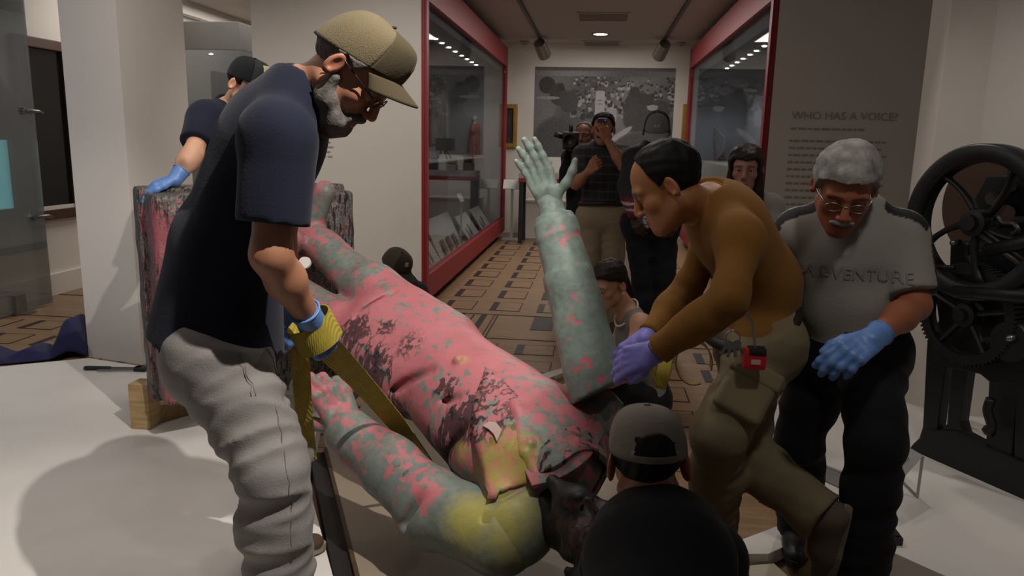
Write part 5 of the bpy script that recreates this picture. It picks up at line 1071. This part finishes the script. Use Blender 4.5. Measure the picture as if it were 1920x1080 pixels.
MB().box((0, 0, -.1), (.07, .11, zt-zz)).build('window_frame', mat('brown_window_frame', '5a3a26'), w2, bevel=.006); MB().box((0, y0-y1, -.1), (.07, 0, 0)).build('window_frame', mat('brown_window_frame', ''), w2, bevel=.006); MB().box((0, y0-y1, zt-zz), (.06, .11, zt-zz+.05)).build('window_frame', mat('brown_window_frame', ''), w2)
Pm = []
for k in range(15):
    q = math.pi/2*k/14; Pm.append((.03, .06-.5*(1-math.cos(q)), zt-zz+.05+(za-zt)*math.sin(q)))
MB().tube(Pm, .07, 8).build('window_frame', mat('purple_brown_frame', '3a2c34', .5), w2, smooth=True)
tag(MB().box((-5.03, 3.0, 0), (-5.0, 12.5, .2)).build('baseboard_left', M_wall), kind='structure'); tag(MB().box((-5.03, 3.0, .78), (-4.99, 12.5, .83)).build('trim_2', M_wall), kind='structure')
tag(MB().box((-5.03, 5.0, 2.9), (-4.9, 12.5, 3.2)).build('trim_3', mat('painted_wall', '')), kind='structure')
# glass cabinet seen past the column
gc = thing('glass_cabinet', 'tall dark glass cabinet in the side room between column and white wall', 'cabinet'); a, b_ = at(352, 150, 8.2), at(452, 150, 8.2); zt = at(400, 40, 8.2)[2]; gc.location = ((a[0]+b_[0])/2, 8.2, 0); W = (b_[0]-a[0])/2; WL = min(-W, -4.93-gc.location.x)
MB().box((WL, .5, .1), (W, .53, zt)).build('back_panel', mat('cabinet_grey', '55595a', .7, var=.2, scale=2), gc); MB().box((WL, 0, zt-.3), (W, .53, zt)).build('cabinet_head', mat('cabinet_head', '4b4946', .6), gc, bevel=.01); MB().box((WL, 0, .0), (W, .53, .75)).build('cabinet_base', mat('cabinet_base', '7c776c', .6), gc, bevel=.01)
MB().box((W-.05, 0, .75), (W, .5, zt-.3)).build('post', mat('cabinet_head', ''), gc); MB().box((WL, 0, .75), (W-.05, .012, zt-.3)).build('glass_pane', M_doorglass, gc)
p = at(397, 95, 8.3); lm = thing('cabinet_lamp', 'small bright spotlight inside the dark glass cabinet', 'light'); lm.location = p; MB().lathe([(.001, .03), (.035, .02), (.04, -.02), (.02, -.04)], 12).build('lamp_head', M_fit, lm, smooth=True); MB().lathe([(.001, -.042), (.025, -.042), (.025, -.038)], 12, (0, -.02, 0)).build('lamp_lens', M_led, lm); MB().tube([(0, 0, .03), (0, .02, zt-.3-p[2])], .008, 6).build('stem', M_fit, lm)
rb = thing('cabinet_exhibit', 'dim red textile exhibit inside the dark glass cabinet', 'exhibit'); p = at(388, 135, 8.4); rb.location = (p[0], 8.42, .75)
V, Q = mesh_sdf([rbox((0, 0, p[2]-.8), (.16, .05, .42), rd=.04)], .02, noise=lambda P: .015*nzf(2, 18)(P*(1, 1, .3))); vmesh('textile', V, Q, mat('dim_red_cloth', '5a3438', .9), rb); MB().box((-.12, -.06, 0), (.12, .06, p[2]-1.2)).build('exhibit_mount', M_grey, rb)
# navy cloth
def clothf(u, v):
    a = fl(-40+ (205)*u, 690-18*u, 0); b = fl(-40+205*u, 672-28*max(0, 1-abs(u-.82)/.25)-6*u, .02)
    p = a*(1-v)+b*v; z = .012+.16*math.exp(-((u-.83)/.12)**2)*math.sin(math.pi*min(1, v*.9+.1))+.05*math.sin(math.pi*v)*(1+.5*math.sin(14*u+3*v)); return (p[0], p[1]+(.15 if v > .5 else 0), z)
cl = thing('drape_cloth', 'crumpled navy cloth on the parquet behind the white platform', 'cloth'); MB().grid(clothf, 60, 16).build('cloth_sheet', cloth('navy_drape', '2b2c4e'), cl, smooth=True, solid=.006)
# long-handled tool
tl_ = thing('long_wrench', 'black handled steel wrench lying on the white platform by the column', 'tool'); p, q = fl(158, 690, .112), fl(266, 691, .112); tl_.location = p; d = q-p
MB().tube([d*0, d*.03, d*.45, d*.47], [.012, .017, .015, .011], 10, flat=.8).build('handle', mat('tool_black', ''), tl_, smooth=True); MB().tube([d*.46, d*.9], .009, 8).build('shaft', M_fit, tl_); MB().lathe([(.02, -.012), (.026, -.008), (.026, .008), (.02, .012)], 14, d*.94).box((-.02, -.03, -.01), (.05, .03, .012), None, d*.96).build('jaw', mat('tool_black', ''), tl_); MB().tube([d*.3+np.array((0, -.04, 0)), d*.9+np.array((0, -.02, 0))], .006, 6).build('lever', M_fit, tl_)
# timber
M_pine = wood('pine_timber', '9a7f55', 'c0a376', 6, .6, (1, 1, 8)); M_pine2 = wood('pine_timber_long', '8a7048', 'a98d60', 6, .6, (1, 8, 8))
tb = thing('timber_block', 'pale pine block standing at the corner of the slab', 'timber'); p = fl(262, 805, .1); tb.location = p
MB().box((-.045, 0, 0), (.055, .1, .225)).build('block_body', M_pine, tb, bevel=.006)
tb2 = thing('timber_beam', 'pine beam lying under the tilted slab', 'timber'); p = fl(290, 797, .1); q = fl(400, 765, .1); tb2.location = p; d = unit(q-p); R = frame3((0, 0, 1), d)
MB().box((0, 0, 0), (1.3, .09, .09), R).build('beam_body', M_pine2, tb2, bevel=.005)
tb3 = thing('timber_beam', 'pine packing beam hidden behind the block under the slab', 'timber'); tb3.location = p+np.array((.25, .32, 0)); MB().box((0, 0, 0), (1.1, .09, .16), R).build('beam_body', M_pine2, tb3, bevel=.005)
# ------------------------------------------------------------------ middle floor
plat('floor_platform_middle', [fl(612, 850, .09), fl(672, 1090, .09), (-.2, 1.5), fl(1210, 1090, .09), fl(1200, 880, .09), fl(1090, 800, .09), fl(700, 730, .09)], .09, mat('beige_panel', '8f8271', .5, var=.06, scale=3))  # plain beige, darker than the platforms on either side
M_trimw = wood('dark_edge_wood', '3a2c20', '57412d', 5, .5)
for nm, a, b_, lab in (('edge_board', (616, 850), (680, 1100), 'dark strip drawn for the shaded gap beside the middle panel, with brown wooden lip'),):
    p, q = fl(*a, .06), fl(*b_, .06); t = thing(nm, lab, 'board'); t.location = p*np.array((1, 1, 0)); R = frame3((0, 0, 1), q-p); MB().box((0, -.085, .001), (np.linalg.norm(q-p), -.006, .07), R).build('board_body', mat('gap_shade_black', '1b1613', .7), t, bevel=.003); MB().box((0, -.022, .07), (np.linalg.norm(q-p), -.006, .092), R).build('board_lip', M_trimw, t, bevel=.002)  # near-black body puts the gap's shade into colour; only the lip is wood
p, q = fl(1392, 797, .1), fl(1640, 1024, .1); t = thing('edge_board', 'brown wooden edging along the platform of the printing press', 'board'); t.location = p*np.array((1, 1, 0)); d = q-p; R = frame3((0, 0, 1), d); MB().box((.0, -.035, 0), (np.linalg.norm(d), -.004, .1), R).build('board_body', wood('brown_edge_wood', '5a4230', '74583e', 5, .5), t, bevel=.003)
def sheet(name, label, pts, z, m, th=.006, cat='board'):
    t = thing(name, label, cat); P = [fl(x, y, z) for x, y in pts]; c = sum(P)/len(P); t.location = c; MB().extrude([x-c-np.array((0, 0, th/2)) for x in P], (0, 0, th)).build('sheet_body', m, t, bevel=min(.002, th/3)); return t
sheet('white_board', 'white board lying on the parquet by the lunging shoe', [(1392, 1022), (1396, 1050), (1440, 1050), (1516, 1014), (1512, 1002), (1470, 992)], .03, M_plat, .05)
sheet('foam_board', 'white foam board on the floor behind the black shirted man', [(1394, 1066), (1400, 1110), (1505, 1110), (1450, 1060)], .012, mat('cream_board', 'cfc4ae', .6), .02)
sheet('paper_sheet', 'large white paper sheet on the parquet beside the crouching woman', [(930, 704), (1035, 706), (1078, 756), (1040, 778), (960, 740)], .02, mat('paper_white', 'b5aea4', .8), .004, 'paper')
sheet('paper_sheet', 'narrow white paper strip pointing at the hand of the crouching woman', [(1000, 706), (1062, 688), (1060, 698), (1010, 716)], .05, mat('paper_white', ''), .004, 'paper')
sheet('yellow_cloth', 'folded yellow cloth beside the foot of the bronze arm', [(1072, 742), (1100, 735), (1104, 760), (1070, 764)], .04, M_strap, .03, 'cloth')
# ------------------------------------------------------------------ caption stands on the right platform
def stand(label, A4, feet):
    t = thing('caption_stand', label, 'stand'); A4 = [np.array(a) for a in A4]; c = sum(A4)/4; c[2] = .1; t.location = c; A4 = [a-c for a in A4]; n = unit(np.cross(A4[1]-A4[0], A4[3]-A4[0]))
    MB().extrude(A4, n*.006).build('caption_panel', mat('caption_grey', '8b8987', .6), t, bevel=.001); W = []
    for i, g in enumerate(feet):
        W.append(MB().tube([A4[g[0]], (A4[g[0]][0], A4[g[0]][1], .004)], .006, 6).build('leg', mat('stand_wire', 'a9a6a2', .35, metal=.6), t)); MB().tube([(A4[g[0]][0], A4[g[0]][1], .006), (A4[g[1]][0], A4[g[1]][1], .006)], .005, 6).build('foot_rail', mat('stand_wire', ''), t)
    return t, A4, n
P = [at(1652, 872, 2.98), at(1680, 912, 2.86), at(1730, 856, 3.05), at(1698, 838, 3.2)]
t, A4, n = stand('white caption stand with wire legs beside the press', P, [(1, 0), (2, 3), (0, 3), (3, 0)])
e1_, e2_ = A4[2]-A4[1], A4[0]-A4[1]
for k in range(3): o0 = A4[1]+e1_*.25+e2_*(.35+.14*k)+n*.0075; MB().extrude([o0, o0+e1_*.4, o0+e1_*.4+e2_*.03, o0+e2_*.03], n*.001).build('print_line', M_print, t)
P = [at(1532, 872, 3.05), at(1548, 905, 2.9), at(1600, 926, 2.86), at(1604, 897, 2.98)]
t2 = thing('caption_board', 'grey caption panel lying tilted on the platform behind the black trousers', 'panel'); P = [fl(1530, 870, .12), fl(1546, 903, .1), fl(1604, 930, .1), fl(1600, 897, .12)]; c = sum(P)/4; t2.location = c; MB().extrude([p-c for p in P], (0, 0, .006)).build('panel_body', mat('caption_dim', '77726e', .6), t2); MB().tube([P[0]-c+np.array((0, 0, .008)), P[3]-c+np.array((0, 0, .008))], .006, 6).build('panel_rim', M_acr, t2)
# ------------------------------------------------------------------ printing press
PR = thing('printing_press', 'black cast iron hand-fed printing press with flywheel and gear on the white platform', 'machine')
M_iron = mat('black_cast_iron', '19191a', .45, var=.2, scale=12, spec=.4); M_worn = mat('worn_iron', '4c4843', .4, metal=.7, var=.2); M_rust = mat('ink_disc_brown', '4a3426', .5, var=.2)
O = fl(1705, 842, .1); E1 = unit(fl(1920, 937, .1)-O); NV = np.array((E1[1], -E1[0], 0)); NV = NV if NV@(CAMP-O) > 0 else -NV
def pl(px, py, n=0): r = ray(px, py); q = O+NV*n; return CAMP+r*(((q-CAMP)@NV)/(r@NV))
def poly(pts, n, th, name, m=M_iron, bev=.006): return MB().extrude([pl(x, y, n) for x, y in pts], -NV*th).build(name, m, PR, bevel=bev)
RP = np.stack((E1, (0, 0, 1), NV), 1)         # plane frame: x along base, y up, z to the viewer
poly([(1700, 848), (1712, 832), (1740, 806), (1790, 808), (1850, 838), (1990, 895), (1990, 970), (1920, 938)], 0, .07, 'base_casting')
for pts in ([(1738, 640), (1775, 676), (1770, 700), (1756, 810), (1742, 836), (1705, 846), (1722, 826), (1730, 800)], [(1785, 690), (1813, 694), (1800, 790), (1806, 812), (1840, 830), (1830, 860), (1770, 830), (1758, 812), (1775, 795)], [(1856, 680), (1910, 680), (1893, 905), (1846, 880)], [(1905, 690), (1990, 690), (1985, 960), (1900, 925)]):
    poly(pts, -.012, .06, 'leg')
poly([(1752, 540), (1770, 536), (1990, 560), (1990, 740), (1905, 720), (1862, 722), (1838, 702), (1812, 696), (1775, 690), (1738, 650), (1760, 600)], -.01, .06, 'side_frame')
poly([(1782, 455), (1800, 452), (1836, 470), (1990, 430), (1990, 570), (1760, 560), (1758, 530), (1780, 520)], -.06, .3, 'bed_casting')
poly([(1812, 400), (1850, 330), (1990, 330), (1990, 470), (1850, 480)], -.2, .25, 'head_casting')
poly([(1750, 620), (1905, 640), (1900, 690), (1812, 690)], -.5, .05, 'rear_frame'); poly([(1793, 680), (1808, 684), (1802, 790), (1788, 782)], -.5, .05, 'leg'); poly([(1870, 680), (1900, 690), (1893, 860), (1862, 850)], -.5, .05, 'leg')
c = pl(1836, 418, .1); Rw = np.linalg.norm(pl(1709, 420, .1)-c)
MB().lathe([(Rw*.80, -.045), (Rw*.97, -.05), (Rw, -.035), (Rw, .035), (Rw*.97, .05), (Rw*.80, .045), (Rw*.77, .03), (Rw*.77, -.03), (Rw*.80, -.045)], 64, c, RP, cap=False).build('flywheel_rim', M_iron, PR, smooth=True)
for k in range(5):
    a0 = math.radians(196+72*k); P = [c+RP@np.array((rr*math.cos(a0+.5*(rr/Rw-.4)), rr*math.sin(a0+.5*(rr/Rw-.4)), 0)) for rr in np.linspace(Rw*.12, Rw*.8, 8)]; MB().tube(P, [.026, .025, .024, .022, .02, .02, .023, .028], 10, flat=.6).build('flywheel_spoke', M_iron, PR, smooth=True)
MB().lathe([(.001, .07), (.03, .07), (.035, .05), (.055, .045), (.055, -.045), (.001, -.05)], 24, c, RP).build('flywheel_hub', M_iron, PR)
g = pl(1816, 590, .06); Rg = np.linalg.norm(pl(1730, 590, .06)-g); nt_ = 72; V = []
for k in range(nt_):
    for da, rr in ((-.3, .955), (-.2, 1.0), (.2, 1.0), (.3, .955)): a = 6.2832*(k+da*1.0)/nt_; V.append((Rg*rr*math.cos(a), Rg*rr*math.sin(a)))
n4 = len(V); Vi = [(Rg*.78*x/math.hypot(x, y), Rg*.78*y/math.hypot(x, y)) for x, y in V]; mb = MB()
VV = [g+RP@np.array((x, y, z)) for z in (.025, -.025) for ring in (V, Vi) for x, y in ring]; F = []
for i in range(n4):
    j = (i+1) % n4; F += [(i, j, n4+j, n4+i), (2*n4+i, 3*n4+i, 3*n4+j, 2*n4+j), (i, 2*n4+i, 2*n4+j, j), (n4+i, n4+j, 3*n4+j, 3*n4+i)]
mb.add(VV, F).build('gear_ring', M_iron, PR)
for k in range(5):
    a = math.radians(160+72*k); MB().tube([g+RP@np.array((rr*math.cos(a), rr*math.sin(a), 0)) for rr in (Rg*.1, Rg*.45, Rg*.8)], [.024, .02, .022], 8, flat=.6).build('gear_spoke', M_iron, PR)
MB().lathe([(.001, .06), (.025, .06), (.03, .04), (.05, .035), (.05, -.035), (.001, -.04)], 20, g, RP).build('gear_hub', M_iron, PR)
g2 = pl(1900, 640, .05); MB().lathe([(.001, .03), (.08, .03), (.085, .02), (.085, -.02), (.001, -.03)], 28, g2, RP).build('pinion', M_iron, PR)
dc = pl(1868, 388, -.38); MB().lathe([(.001, .015), (.27, .015), (.275, .005), (.27, -.01), (.001, -.012)], 48, dc, RP).build('ink_disc', M_rust, PR, smooth=False)
for (x0, y0_, x1, y1_, r_, m_) in ((1822, 428, 1935, 512, .011, M_worn), (1826, 418, 1935, 498, .007, M_worn), (1790, 545, 1990, 560, .03, M_iron), (1850, 470, 1990, 440, .028, M_iron), (1745, 498, 1790, 502, .009, M_iron)):
    MB().tube([pl(x0, y0_, .13), pl(x1, y1_, .13)], r_, 10).build('rod', m_, PR, smooth=True)
MB().tube([pl(1850, 640, .03), pl(1850, 640, -.5)], .02, 10).build('axle', M_iron, PR); MB().tube([c, c-NV*.6], .024, 12).build('axle', M_iron, PR); MB().tube([g, g-NV*.6], .02, 12).build('axle', M_iron, PR)
for (x, y, r_, d_) in ((1862, 372, .03, -.1), (1885, 400, .035, -.08), (1895, 350, .022, -.12)): MB().tube([pl(x, y, d_+.1), pl(x, y, d_-.3)], r_, 14).build('roller', mat('dull_red_roller', '3c2424', .5) if r_ > .03 else M_worn, PR)
P = [pl(*p, .08) for p in ((1868, 405), (1880, 418), (1900, 420), (1908, 432), (1895, 440))]; MB().tube(catmull(P, 5), .01, 8).build('lever', M_worn, PR, smooth=True)
P = [pl(*p, .05) for p in ((1858, 748), (1852, 770), (1860, 800), (1850, 806), (1862, 812))]; MB().tube(catmull(P, 4), [.02]*len(catmull(P, 4)), 10).build('treadle_bracket', M_iron, PR, smooth=True)
P = [pl(*p, .04) for p in ((1818, 455), (1815, 480), (1830, 500), (1845, 505))]; MB().tube(catmull(P, 4), .012, 8).build('throw_lever', M_iron, PR, smooth=True)
for (x, y) in ((1895, 634), (1790, 455), (1872, 462)): MB().lathe([(.001, .02), (.012, .016), (.014, 0), (.014, -.03)], 12, pl(x, y, .1), RP).build('grease_cup', M_fit, PR, smooth=True)
bx_ = thing('wedge_block', 'small black block on the front edge of the right platform', 'block'); p = fl(1662, 1017, .1); bx_.location = p; MB().box((-.03, -.02, 0), (.05, .06, .03)).build('wedge_body', mat('device_black', '1b1b1d'), bx_, bevel=.006); MB().box((-.02, -.01, .03), (.04, .05, .036)).build('wedge_pad', mat('tool_black', ''), bx_, bevel=.002)
